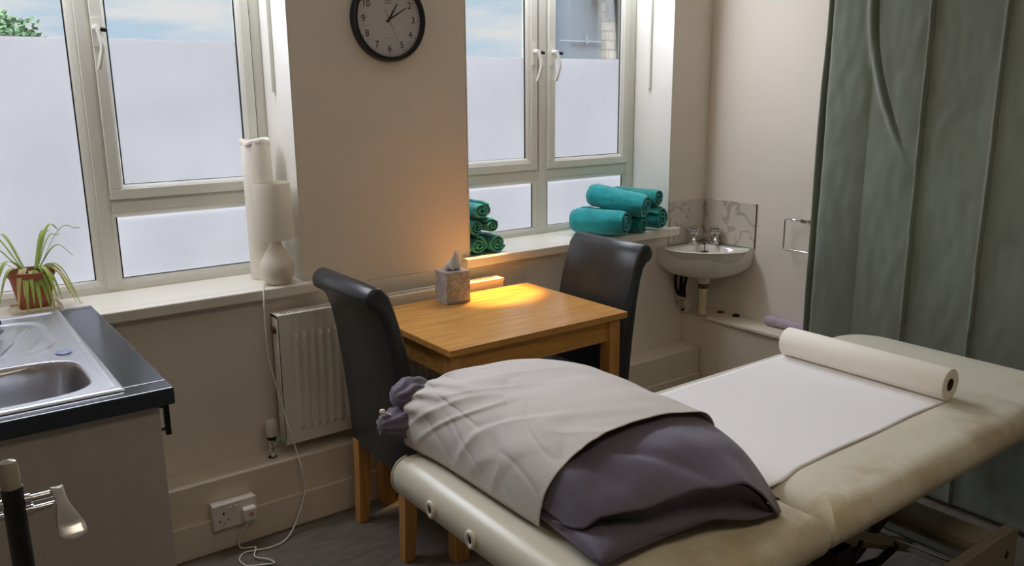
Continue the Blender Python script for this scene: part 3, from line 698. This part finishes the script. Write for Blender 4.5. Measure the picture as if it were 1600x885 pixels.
G2 = 'rolled towels piled at the right of the right window sill'
towel((2.734, 2.79, .956), (2.626, 3.035, .956), .080, .070, m_teal, 21, 'large rolled teal towel lying leftmost in the right pile', G2, rot=.9, turns=3)
towel((2.880, 2.82, .934), (2.805, 3.06, .934), .053, .048, m_teal_green, 22, 'small rolled teal towel in the middle of the bottom row of the right pile', G2, rot=2.9, turns=2.4)
towel((3.005, 2.815, .944), (2.935, 3.05, .944), .066, .058, m_teal_green, 23, 'dark rolled teal towel, bottom right of the pile near the basin', G2, rot=4.4, turns=2.7)
towel((2.850, 2.775, 1.028), (2.735, 3.035, 1.072), .078, .060, m_teal, 24, 'bright rolled teal towel lying on top at the left of the right pile', G2, rot=1.7, turns=2.6)
towel((2.990, 2.83, 1.050), (2.905, 3.06, 1.054), .062, .050, m_teal_green, 25, 'dark rolled teal towel on top at the right of the right pile', G2, rot=3.5, turns=2.5)

# ================================================================== BASIN CORNER
def basin():
    c = Vector((XR, WY, .785)); t = thing('corner_basin', c, 'white corner wash basin below the marble splashback', 'basin')
    A, B, n = .342, .325, 2.7
    def ring(s, z, x0=0, k=n, off=0):
        pts = []
        m_ = 32
        for i in range(m_+1):
            a = (PI/2)*i/m_; pts.append((XR-off-(A-off)*s*max(0, math.cos(a))**(2/k), WY-off-(B-off)*s*max(0, math.sin(a))**(2/k), z))
        return pts
    def full(s, z, cut): # closed: arc then back edge to the wall corner
        arc = ring(s, z); return arc+[(XR-.001, WY-.001, z)]
    b = MB(c)
    cx, cy = XR-.165, WY-.155
    def sect(sc, z, tow=0):
        out = []
        for p in full(1, z, 0):
            out.append((cx+(p[0]-cx)*sc, cy+(p[1]-cy)*sc, z))
        return out
    def bowl(sc, z):   # bowl outline: ellipse set forward of the tap ledge
        out = []; base = full(1, z, 0); m_ = len(base)
        bx, by = XR-.190, WY-.182
        for p in base:
            a = math.atan2(p[1]-by, p[0]-bx); d = Vector((1, 1)).normalized()
            r = 1/math.sqrt((math.cos(a-PI/4)/.112)**2+(math.cos(a+PI/4)/.195)**2)
            out.append((bx+r*sc*math.cos(a), by+r*sc*math.sin(a), z))
        return out
    # outer shell from rim down to the waste neck, then bowl inside
    rings = []
    for sc, z in ((.10, .634), (.26, .637), (.52, .644), (.72, .657), (.86, .676), (.945, .698), (.982, .722), (.997, .750), (1.0, .780), (.997, .787), (.985, .790)):
        rr = sect(sc, z)
        if sc > .5:  # keep the back against the walls
            full_ = full(1, z, 0); k = (sc-.5)/.5
            rr = [(XR-(XR-p[0])*1 if False else p[0], p[1], z) for p in rr]
        rings.append(rr)
    rings.append(bowl(1.06, .788)); rings.append(bowl(1.0, .783)); rings.append(bowl(.94, .762)); rings.append(bowl(.8, .725)); rings.append(bowl(.5, .695)); rings.append(bowl(.12, .685))
    b.loft(rings, cap0=True, cap1=True); b.make('bowl', m_porcelain, t, smooth=True, auto=60)
    # overflow slot and chain
    b = MB(c); ox, oy = XR-.115, WY-.108; ov = [(ox-.0, oy, .757)]
    q = MB(c); rr_ = []
    d1 = Vector((1, -1, 0)).normalized(); base = Vector((XR-.130, WY-.123, .760)); 
    for s_ in (-.002, .004): rr_.append([base+d1*(.022*math.cos(2*PI*i/20))+Vector((0, 0, .0045*math.sin(2*PI*i/20)))-Vector((1, 1, 0)).normalized()*s_ for i in range(20)])
    q.loft(rr_); q.make('overflow', m_brass, t)
    q = MB(c); q.tube(spline([(XR-.095, WY-.09, .790), (XR-.11, WY-.104, .800), (XR-.124, WY-.117, .790), (XR-.140, WY-.132, .765), (XR-.152, WY-.144, .74)], 5), .0022, 8); q.lathe([(0, .787), (.006, .787), (.006, .796), (0, .797)], (XR-.095, WY-.09, 0), 12); q.make('plug_chain', m_dark, t, smooth=True)
    # taps
    for tx, ty, lab in ((XR-.135, WY-.050, 'chrome basin tap, left of the pair on the corner basin'), (XR-.053, WY-.118, 'chrome basin tap, right of the pair on the corner basin')):
        tt = thing('basin_tap', (tx, ty, .789), lab, 'tap', 'chrome taps on the corner basin'); o = Vector((tx, ty, .789))
        MB(o).lathe([(0, .789), (.029, .789), (.029, .799), (.021, .805), (.019, .838), (0, .840)], (tx, ty, 0), 20).make('tap_body', m_chrome, tt, smooth=True, auto=40)
        pr = []
        b = MB(o); rings = []
        for h, r in ((.838, .018), (.844, .028), (.864, .032), (.878, .028), (.885, .012)):
            rings.append([(tx+(r*(1+.13*math.cos(4*a)))*math.cos(a), ty+(r*(1+.13*math.cos(4*a)))*math.sin(a), h) for a in [2*PI*i/32 for i in range(32)]])
        b.loft(rings); b.make('tap_handle', m_chrome, tt, smooth=True, auto=45)
        d = Vector((-1, -1, 0)).normalized(); MB(o).tube(spline([(tx, ty, .815), Vector((tx, ty, .826))+d*.025, Vector((tx, ty, .822))+d*.055, Vector((tx, ty, .803))+d*.068], 5), .012, 12, None).make('tap_spout', m_chrome, tt, smooth=True)
    # waste: brass nut, cream trap and pipe
    px, py = XR-.165, WY-.155
    MB(c).lathe([(0, .655), (.034, .655), (.030, .610), (.026, .606), (0, .606)], (px, py, 0), 28).make('basin_neck', m_porcelain, t, smooth=True, auto=50)
    MB(c).lathe([(0, .606), (.024, .606), (.026, .600), (.026, .585), (.022, .580), (0, .580)], (px, py, 0), 20).make('waste_nut', m_brass, t, smooth=True, auto=40)
    b = MB(c); b.lathe([(0, .580), (.022, .580), (.022, .560), (.019, .556), (.019, .446), (0, .446)], (px, py, 0), 24); b.make('waste_pipe', m_pvc, t, smooth=True, auto=40)
    b = MB(c); 
    b.tube(spline([(XR-.21, WY-.03, .66), (XR-.235, WY-.03, .62), (XR-.225, WY-.03, .56), (XR-.20, WY-.035, .52)], 6), .008, 10)
    b.tube(spline([(XR-.18, WY-.02, .66), (XR-.19, WY-.03, .60), (XR-.19, WY-.03, .52), (XR-.175, WY-.035, .44)], 6), .010, 10)
    b.tube(spline([(XR-.13, WY-.02, .66), (XR-.15, WY-.025, .60), (XR-.165, WY-.03, .56), (XR-.165, WY-.035, .50)], 6), .008, 10)
    b.make('supply_hose', m_dark, t, smooth=True)
    b = MB(c); b.tube([(XR-.19, WY-.035, .50), (XR-.19, WY-.035, .455)], .014, 8); b.tube([(XR-.215, WY-.035, .515), (XR-.165, WY-.035, .500)], .012, 8); b.make('isolation_valve', m_chrome, t, smooth=True, auto=50)
    # marble splashback on both walls
    s = thing('splashback', (XR, WY, .80), 'pale marble splashback round the corner basin', 'splashback'); o = Vector((XR, WY, .80))
    MB(o).box(3.118, XR-.006, WY-.006, WY-.0003, .7905, 1.012).make('back_panel', m_marble, s, bevel=.001)
    MB(o).box(XR-.006, XR-.0003, 2.545, WY-.006, .7905, 1.012).make('side_panel', m_marble, s, bevel=.001)
    MB(o).box(XR-.0065, XR-.0003, 2.5425, 2.545, .7905, 1.012).make('edge_strip', mat('brown_edge', (96, 84, 70), .6), s)
basin()
# towel ring
b = MB((3.37, 2.26, .965)); b.tube(spline([(3.345, 2.245, .966), (3.345, 2.345, .966)], 2), .004, 10); b.tube([(3.345, 2.345, .966), (3.345, 2.352, .962), (3.345, 2.352, .828), (3.345, 2.345, .822), (3.345, 2.22, .822)], .004, 10)
o = thing('towel_rail', (3.37, 2.26, .965), 'square chrome towel ring on the right wall by the curtain', 'towel ring')
b.b.free(); b = MB((3.37, 2.26, .965)); b.tube([(3.345, 2.235, .966), (3.345, 2.345, .966), (3.345, 2.352, .960), (3.345, 2.352, .828), (3.345, 2.345, .822), (3.345, 2.16, .822), (3.345, 2.15, .828), (3.345, 2.15, .960)], .004, 10); b.make('ring', m_chrome, o, smooth=True)
b = MB((3.37, 2.26, .965)); b.tube([(3.345, 2.25, .966), (XR, 2.25, .966)], .008, 12); b.box(3.335, 3.352, 2.235, 2.262, .958, .975); b.make('bracket', m_chrome, o, bevel=.001)
# small things lying on the boxing shelf
def disc(name, loc, R, r, m, label, cat):
    b = MB(loc); rings = []
    for i in range(33):
        a = 2*PI*i/32; rings.append([(loc[0]+(R+r*math.cos(k))*math.cos(a), loc[1]+(R+r*math.cos(k))*math.sin(a), loc[2]+.9*r*math.sin(k)) for k in [2*PI*j/10 for j in range(10)]])
    b.loft(rings, cap0=False, cap1=False); o = b.make(name, m, None, smooth=True); bmesh  # torus
    return tag(o, label, cat)
disc('rubber_washer', (3.345, 2.705, .4365), .015, .0035, m_brass, 'thin brown ring lying on the boxing shelf right of the waste pipe', 'washer')
disc('sink_plug', (3.345, 2.605, .440), .012, .007, m_black, 'black rubber sink plug ring on the boxing shelf', 'sink plug')
b = MB((3.345, 2.3, .458)); b.lathe([(.016, -.14), (.025, -.14), (.025, .055), (.0262, .056), (.0262, .095), (.025, .096), (.025, .115), (.02, .117), (.018, .10), (.016, -.13)], (3.345, 2.30, .4592), 28, 1)
tag(b.make('cardboard_tube', m_lilac_card, None, smooth=True, auto=40), 'pale lilac cardboard tube lying on the boxing shelf by the curtain', 'tube')

# ================================================================== COUCH
def slab(b, x0, x1, y0, y1, z0, z1, rp, re, nc=8, rpx=None):
    """cushion: plan corners rounded by rp (per corner if list), edges rolled by re"""
    rps = rp if isinstance(rp, (list, tuple)) else [rp]*4
    def outline(ins, z):
        pts = []
        for (cx, cy, a0, r) in ((x1, y1, 0, rps[0]), (x0, y1, 90, rps[1]), (x0, y0, 180, rps[2]), (x1, y0, 270, rps[3])):
            r = max(r, .012); sx = 1 if cx == x1 else -1; sy = 1 if cy == y1 else -1
            ccx, ccy = cx-sx*r, cy-sy*r; rr = max(r-ins, .001); e = max(0, ins-r)
            for i in range(nc+1):
                a = math.radians(a0+90*i/nc); pts.append((ccx-sx*e+rr*math.cos(a), ccy-sy*e+rr*math.sin(a), z))
        return pts
    rings = []; zm = (z0+z1)/2; H = (z1-z0)/2
    for k in range(-8, 9):
        a = PI/2*k/8; rings.append(outline(re*(1-math.cos(a)), zm+H*math.sin(a) if True else 0))
    for ins in (re+.03, re+.10, re+.2):
        rings.append(outline(ins, z1+.0015))
    b.loft(rings)
def couch():
    c = Vector((1.9, 1.27, 0)); t = thing('massage_couch', c, 'cream vinyl treatment couch on a steel base', 'couch')
    zt, zb = .70, .598
    b = MB(c); slab(b, 1.472, 2.80, .862, 1.645, zb, zt, [.16, .012, .012, .10], .062); b.make('main_cushion', m_vinyl, t, smooth=True, auto=70)
    b = MB(c); slab(b, .868, 1.468, .862, 1.70, zb, zt, [.012, .045, .045, .012], .045); hd = b.make('foot_cushion', m_vinyl, t, smooth=True, auto=70)
    # ventilation eyelets on the end face
    for y in (1.487, 1.325):
        rings = []; 
        for i in range(29):
            a = 2*PI*i/28; rings.append([(.866-.004*math.sin(k), y+(.012+.006*math.cos(k))*math.cos(a), .648+(.016+.006*math.cos(k))*math.sin(a)) for k in [2*PI*j/10 for j in range(10)]])
        q = MB(c); q.loft(rings, cap0=False, cap1=False); e = q.make('eyelet', m_gloss, t, smooth=True)
        q = MB(c); q.loft([[(x, y+.011*math.cos(2*PI*i/16), .648+.015*math.sin(2*PI*i/16)) for i in range(16)] for x in (.8655, .868)]); q.make('eyelet_hole', m_black, e)
    # piping at the far end of the end face
    q = MB(c); q.tube([(.915+.047*(1-math.cos(a))*.0-.045*math.sin(a) if False else .913-.045*math.cos(a), 1.672, .649+.05*math.sin(a)) for a in [-PI/2+PI*i/14 for i in range(15)]], .0022, 8); q.make('piping', m_vinyl, t, smooth=True)
    # boards and steel frame beneath the cushions
    b = MB(c); b.box(1.50, 2.74, .95, 1.56, .575, .597); b.box(.92, 1.44, .95, 1.62, .575, .597); b.make('base_board', m_dark, t)
    b = MB(c)
    for y in (1.04, 1.47): b.box(.98, 2.70, y, y+.04, .535, .575)
    for x in (1.0, 1.52, 2.66): b.box(x, x+.04, 1.08, 1.47, .535, .575)
    b.make('upper_frame', m_steelpaint, t, bevel=.003)
    # scissor arms
    for y in (1.10, 1.40):
        b = MB(c); b.loft([[(x, y, z) for x, z in ((1.55, .50), (1.55, .54), (1.58, .54))]+[(1.58, y, .50)], [(x, y+.03, z) for x, z in ((1.55, .50), (1.55, .54), (1.58, .54))]+[(1.58, y+.03, .50)]])
        b.b.free(); b = MB(c); b.tube([(1.60, y, .52), (2.36, y, .20)], .022, 4); b.make('lift_arm', m_steelpaint, t)
        b = MB(c); b.tube([(2.55, y+.04, .52), (1.85, y+.04, .16)], .018, 4); b.make('lift_arm', m_dark, t)
    # base: cross plates with a raised beam between them
    for y in (.905, 1.62):
        b = MB(c); b.prism([(1.55, .05), (2.537, .05), (2.537, .285), (2.50, .30), (2.05, .30), (1.75, .16), (1.55, .12)], 1, y, y+.03); p = b.make('end_plate', m_steelpaint, t, bevel=.003)
        for (x, z, r) in ((2.47, .225, .012), (2.36, .15, .028)):
            q = MB(c); q.lathe([(0, -.002), (r, -.002), (r, .0), (0, .0)], (x, y+.0005, z), 20, 1); q.make('bolt_hole', m_black, p)
    MB(c).box(2.33, 2.435, .936, 1.619, .225, .300).make('cross_beam', m_steelpaint, t, bevel=.006)
    MB(c).box(2.245, 2.325, .936, 1.619, .235, .275).make('cross_beam', m_steel, t, bevel=.004)
    b = MB(c); b.tube([(2.20, .94, .285), (2.16, 1.55, .295)], .0035, 8); b.make('tie_rod', m_chrome, t, smooth=True)
    b = MB(c); b.tube([(1.9, 1.2, .20), (2.12, 1.10, .24), (2.17, 1.08, .285)], .012, 8); b.make('hydraulic_ram', m_dark, t, smooth=True)
    b = MB(c); b.box(1.60, 1.66, .93, .99, .44, .535); b.tube([(1.63, .96, .46), (1.68, .93, .50), (1.72, .94, .52)], .006, 8); b.make('ratchet', m_dark, t)
    for x in (1.6, 2.48):
        for y in (.92, 1.635): MB(c).lathe([(0, 0), (.022, 0), (.022, .03), (.010, .035), (.010, .055), (0, .055)], (x, y, 0), 18).make('foot', m_black, t, smooth=True, auto=40)
couch()

# paper roll and its unrolled sheet
def couch_roll():
    c = Vector((2.302, 1.31, .702)); t = thing('couch_paper_roll', c, 'white paper roll across the couch with its sheet unrolled to the pillows', 'paper roll')
    R = .0465; b = MB(c); zc = .7035+R
    b.lathe([(.019, -.268), (R-.001, -.268), (R, -.266), (R, .266), (R-.001, .268), (.019, .268), (.019, -.268)][:-1], (2.305, 1.313, zc), 48, 1)
    b.b.free(); b = MB(c); rings = []
    for r, h in ((.019, -.268), (R-.001, -.268), (R, -.266), (R, .266), (R-.001, .268), (.019, .268), (.019, -.268)):
        rings.append([(2.305+r*math.cos(2*PI*i/48), 1.313+h, zc+r*math.sin(2*PI*i/48)) for i in range(48)])
    b.loft(rings, cap0=False, cap1=False); b.make('roll', m_rollpaper, t, smooth=True, auto=40)
    b = MB(c); rings = []
    for r, h in ((.0188, -.2675), (.0188, .2675), (.0165, .2675), (.0165, -.2675), (.0188, -.2675)): rings.append([(2.305+r*math.cos(2*PI*i/32), 1.313+h, zc+r*math.sin(2*PI*i/32)) for i in range(32)])
    b.loft(rings, cap0=False, cap1=False); b.make('card_core', m_card, t, smooth=True, auto=40)
    rows = []
    for i in range(81):
        x = 2.305-(2.305-1.41)*i/80; row = []
        for j in range(41):
            y = 1.045+.535*j/40; e = .5*(1+math.cos(PI*2*(j/40-.5)))
            z = .7032+.0010*nz3(x*6, y*6, 0)+.0025*max(0, nz3(x*3, y*3, 5))
            yy = y+.006*nz3(x*4, j/8, 2)-(.020*sst(1.62, 1.50, x)*(1-j/40))
            if x > 2.28: z = .7040
            row.append((x, yy, z))
        rows.append(row)
    b = MB(c); b.grid(rows); b.make('sheet', m_paper, t, smooth=True, solid=.0006)
couch_roll()

# ================================================================== PILLOWS AND SLEEVE
def pillow_mesh(org, cx, cy, a, bb, T, zb, rot, seed, flat=.3, pw=.5):
    n = 56; ca, sa = math.cos(rot), math.sin(rot)
    def pt(u, v, s):
        k = max(0, (1-abs(u)**2.6)*(1-abs(v)**2.6))**pw
        x = a*u*(1-.05*(1-v*v)*abs(u)); y = bb*v*(1-.05*(1-u*u)*abs(v))
        e = min(1, k*3)
        w = .008*nz3(u*3+seed, v*3, s*2)+.006*nz3(u*8, v*8+seed, s)
        w += .007*abs(nz3(u*9+v*2, v*3, seed))*sst(.6, 1, abs(v))
        if s > 0: z = zb+T*flat+T*k*(1-flat)+w*e
        else: z = zb+T*flat*(1-k**.8)
        return Vector((cx+ca*x-sa*y, cy+sa*x+ca*y, z))
    b = MB(org); b.grid([[pt(-1+2*i/n, -1+2*j/n, 1) for j in range(n+1)] for i in range(n+1)])
    b.grid([[pt(-1+2*i/n, -1+2*j/n, -1) for j in range(n+1)] for i in range(n+1)]); bmesh.ops.remove_doubles(b.b, verts=b.b.verts, dist=.0004); return b
ZP = .7015
o = pillow_mesh((1.19, 1.38, ZP), 1.196, 1.365, .236, .400, .080, ZP, math.radians(-5), 3, .35, .36).make('pillow', m_purple, None, smooth=True)
tag(o, 'dark purple pillow lying at the bottom of the stack on the couch', 'pillow', 'pillows on the couch')
uo = Vector((1.18, 1.35, .782))
up = thing('pillow', uo, 'dark purple pillow on top of the stack, its case open at the near end', 'pillow', 'pillows on the couch')
pillow_mesh(uo, 1.185, 1.45, .215, .335, .078, .779, math.radians(0), 9, .3, .45).make('pillow_body', m_purple, up, smooth=True)
def env(th, y, grow=0, zlow=.7035):
    """cross-section of the wrapped stack at depth y; th 0..1 from the left hem over the top to the right hem"""
    far = sst(1.52, 1.78, y); near = sst(1.30, 1.05, y)
    A = (.252+grow)*(1-.05*far+.02*near); a = PI*th; c = math.cos(a)
    x = 1.200+.01*near-.03*far-A*math.copysign(abs(c)**.72, c)
    Hh = (.188+grow)*(1-.16*far-.03*near)
    z = zlow+Hh*max(0, math.sin(a))**.62
    # flatter, slightly sagging towards the right (far) side
    z -= .022*sst(.45, .95, th)*math.sin(a)
    return Vector((x, y, z))
def case():
    n = 90; m_ = 60; rows = []
    lip = spline([(.945, 1.110, .750), (.955, 1.066, .760), (.990, 1.038, .784), (1.06, 1.000, .804), (1.14, .965, .818), (1.20, .945, .822), (1.255, .930, .812), (1.305, .925, .774), (1.345, .922, .726), (1.385, .938, .709), (1.405, .985, .706)], 12)
    y0 = 1.30
    for j in range(m_+1):
        t = j/m_; row = []
        for i in range(n+1):
            s = i/n; p0 = env(.04+.92*s, y0, -.007, .706); f = s*(len(lip)-1); k = min(int(f), len(lip)-2); p1 = lip[k].lerp(lip[k+1], f-k)
            q = math.sin(PI*s)**.6
            # full rounded shoulder: holds its height, then rolls over to the lip
            h = 1-t**3.2
            p = Vector((p0.x+(p1.x-p0.x)*t, p0.y+(p1.y-p0.y)*(1-(1-t)**1.0), p1.z+(p0.z-p1.z)*h if p0.z > p1.z else p0.z+(p1.z-p0.z)*t))
            m = math.sin(PI*min(1, t))
            p.z += (.010*nz3(s*4, t*2.5, 4)+.005*nz3(s*11, t*5, 1))*q*sst(0, .3, t)
            p.z -= .016*math.exp(-((s-.24-.05*t)/.035)**2)*sst(.15, .5, t)*(1-.5*t)
            p.z += .012*math.exp(-((s-.17)/.04)**2)*sst(.15, .5, t)*(1-.5*t)
            p.z -= .009*math.exp(-((s-.34-.30*(t-.5))/.03)**2)*m
            p.x += .030*sst(.5, .85, s)*(1-sst(.93, 1, s))*math.sin(PI*t)
            p.z = max(p.z, .706)
            row.append(p)
        rows.append(row)
    b = MB(uo); b.grid(rows); b.make('pillowcase', m_purple, up, smooth=True, solid=.003)
    rows = []
    for j in range(13):
        t = j/12; row = []
        for i in range(n+1):
            s = i/n; f = s*(len(lip)-1); k = min(int(f), len(lip)-2); p = lip[k].lerp(lip[k+1], f-k)
            z1 = .738-.026*sst(.45, 1, s)+.005*math.sin(s*17)
            z = (p.z-.004)*(1-t)+min(z1, p.z-.006)*t
            yy = p.y+.012+.030*math.sin(PI*t)+.008*math.sin(s*15)*t
            row.append(Vector((p.x, yy, max(z, .7045))))
        rows.append(row)
    b = MB(uo); b.grid(rows); b.make('inner_flap', m_purple, up, smooth=True, solid=.002)
case()
for (cx, cy, cz, a, bb, h, sd_, tx) in ((.990, 1.755, .806, .060, .060, .050, 1, .02), (.950, 1.735, .752, .060, .055, .044, 5, .055)):
    rows = []
    for i in range(33):
        u = -1+2*i/32; rr_ = max(0, 1-u*u)**.5; row = []
        for j in range(41):
            k = 2*PI*j/40; g = 1+.13*math.sin(9*k+2*nz3(u*2, sd_, 0))*(1-.3*u)+.12*nz3(math.cos(k)*2, math.sin(k)*2+sd_, u*2)
            row.append((cx-a*u-(tx*.3 if u > .8 else 0), cy+bb*rr_*g*math.cos(k), cz+h*rr_*g*math.sin(k)+.01*u))
        rows.append(row)
    b = MB(uo); b.grid(rows); bmesh.ops.remove_doubles(b.b, verts=b.b.verts, dist=.0003); b.make('gathered_case_end', m_purple, up, smooth=True)
def sleeve():
    rows = []; n = 170; m_ = 150
    for j in range(m_+1):
        t = j/m_; row = []
        for i in range(n+1):
            s = i/n; y = 1.130+.570*t
            y += (1-t)*(.055*max(0, 1-2*s)**2+.07*sst(.55, 1, s)+.015*math.sin(5*s))
            y += t*(.02*math.sin(s*7)+.03*sst(.35, 0, s)*0)
            p = env(.004+.992*s, y, .006)
            c = Vector((1.200, y, .76)); nrm = (p-c).normalized(); q = math.sin(PI*s)
            d = .010*nz3(s*3.2+3, y*4, 1)+.005*nz3(s*8, y*10, 2)
            wl = sst(.62, .12, s)
            r = nz3(s*7+y*9, (y-s*.4)*2.2, 6); d += .007*(1-min(1, abs(r)*4))**1.5*(.1+.9*wl)
            r2 = nz3(s*9-y*8, y*2.4+s*3, 9); d -= .0035*(1-min(1, abs(r2)*5))**1.5*(.1+.9*wl)
            d += .006*math.sin(s*60+5*nz3(s*4, y*3, 1))*sst(1.50, 1.70, y)*sst(.6, .2, s)
            p = p+nrm*(d*(q**.4)+.004)
            p.z = max(p.z, .7035)
            row.append(p)
        rows.append(row)
    c = Vector((1.18, 1.42, .7035)); t_ = thing('pillow_sleeve', c, 'white fabric sleeve wrapped over the stacked purple pillows', 'pillow sleeve')
    b = MB(c); b.grid(rows); b.make('sleeve_fabric', m_sleeve, t_, smooth=True, solid=.0016)
    q = MB(c); q.lathe([(0, -.006), (.006, -.005), (.008, 0), (.006, .006), (0, .007)], (.886, 1.738, .798), 14); q.tube(spline([(.886, 1.738, .795), (.878, 1.74, .780), (.880, 1.738, .760), (.874, 1.736, .743)], 5), .0014, 6)
    q.tube([(.886, 1.738, .798), (.93, 1.72, .775)], .003, 8)
    q.make('drawstring_toggle', m_white, t_, smooth=True)
sleeve()

# ================================================================== FOREGROUND POLE WITH LEVER
def pole():
    x, y = .056, 1.0; c = Vector((x, y, 0)); t = thing('stand_pole', c, 'black pole with a clear rounded cap and a chrome spoon lever, front left corner', 'pole stand')
    MB(c).lathe([(0, .02), (.011, .02), (.011, 1.150), (0, 1.150)], (x, y, 0), 24).make('pole', m_black, t, smooth=True, auto=40)
    MB(c).lathe([(0, 1.150), (.0105, 1.150), (.0105, 1.172), (.008, 1.180), (0, 1.183)], (x, y, 0), 24).make('cap', mat('translucent_cap', (150, 146, 132), .2), t, smooth=True, auto=40)
    MB(c).lathe([(0, 0), (.10, 0), (.10, .012), (.02, .022), (0, .022)], (x, y, 0), 32).make('base', m_black, t, smooth=True, auto=40)
    q = MB(c); q.tube([(x-.05, y, 1.131), (.098, y, 1.131)], .0042, 14); q.tube([(x+.010, y, 1.131), (x+.016, y, 1.131)], .0065, 14); q.tube([(x-.016, y, 1.131), (x-.010, y, 1.131)], .0065, 14)
    q.tube([(x-.05, y, 1.118), (.096, y, 1.118)], .0036, 14); q.tube([(x+.010, y, 1.118), (x+.018, y, 1.118)], .006, 14); rod = q.make('chrome_rod', m_chrome, t, smooth=True, auto=45)
    rows = []
    for i in range(21):
        u = i/20; z = 1.140-.062*u; w = (.0060+.0*u) if u < .15 else .0055+.0085*sst(.2, .85, u); w *= 1 if u < .9 else math.sqrt(max(0, 1-((u-.9)/.1)**2))*.9+.1
        yy = y-.006-.004*math.sin(u*PI)-.014*sst(.72, 1, u); xc = .0975+.011*u
        rows.append([(xc+w*k, yy+.002*abs(k)**2, z) for k in (-1, -.6, 0, .6, 1)])
    q = MB(c); q.grid(rows); q.make('spoon_lever', m_lever, t, smooth=True, solid=.003)
pole()
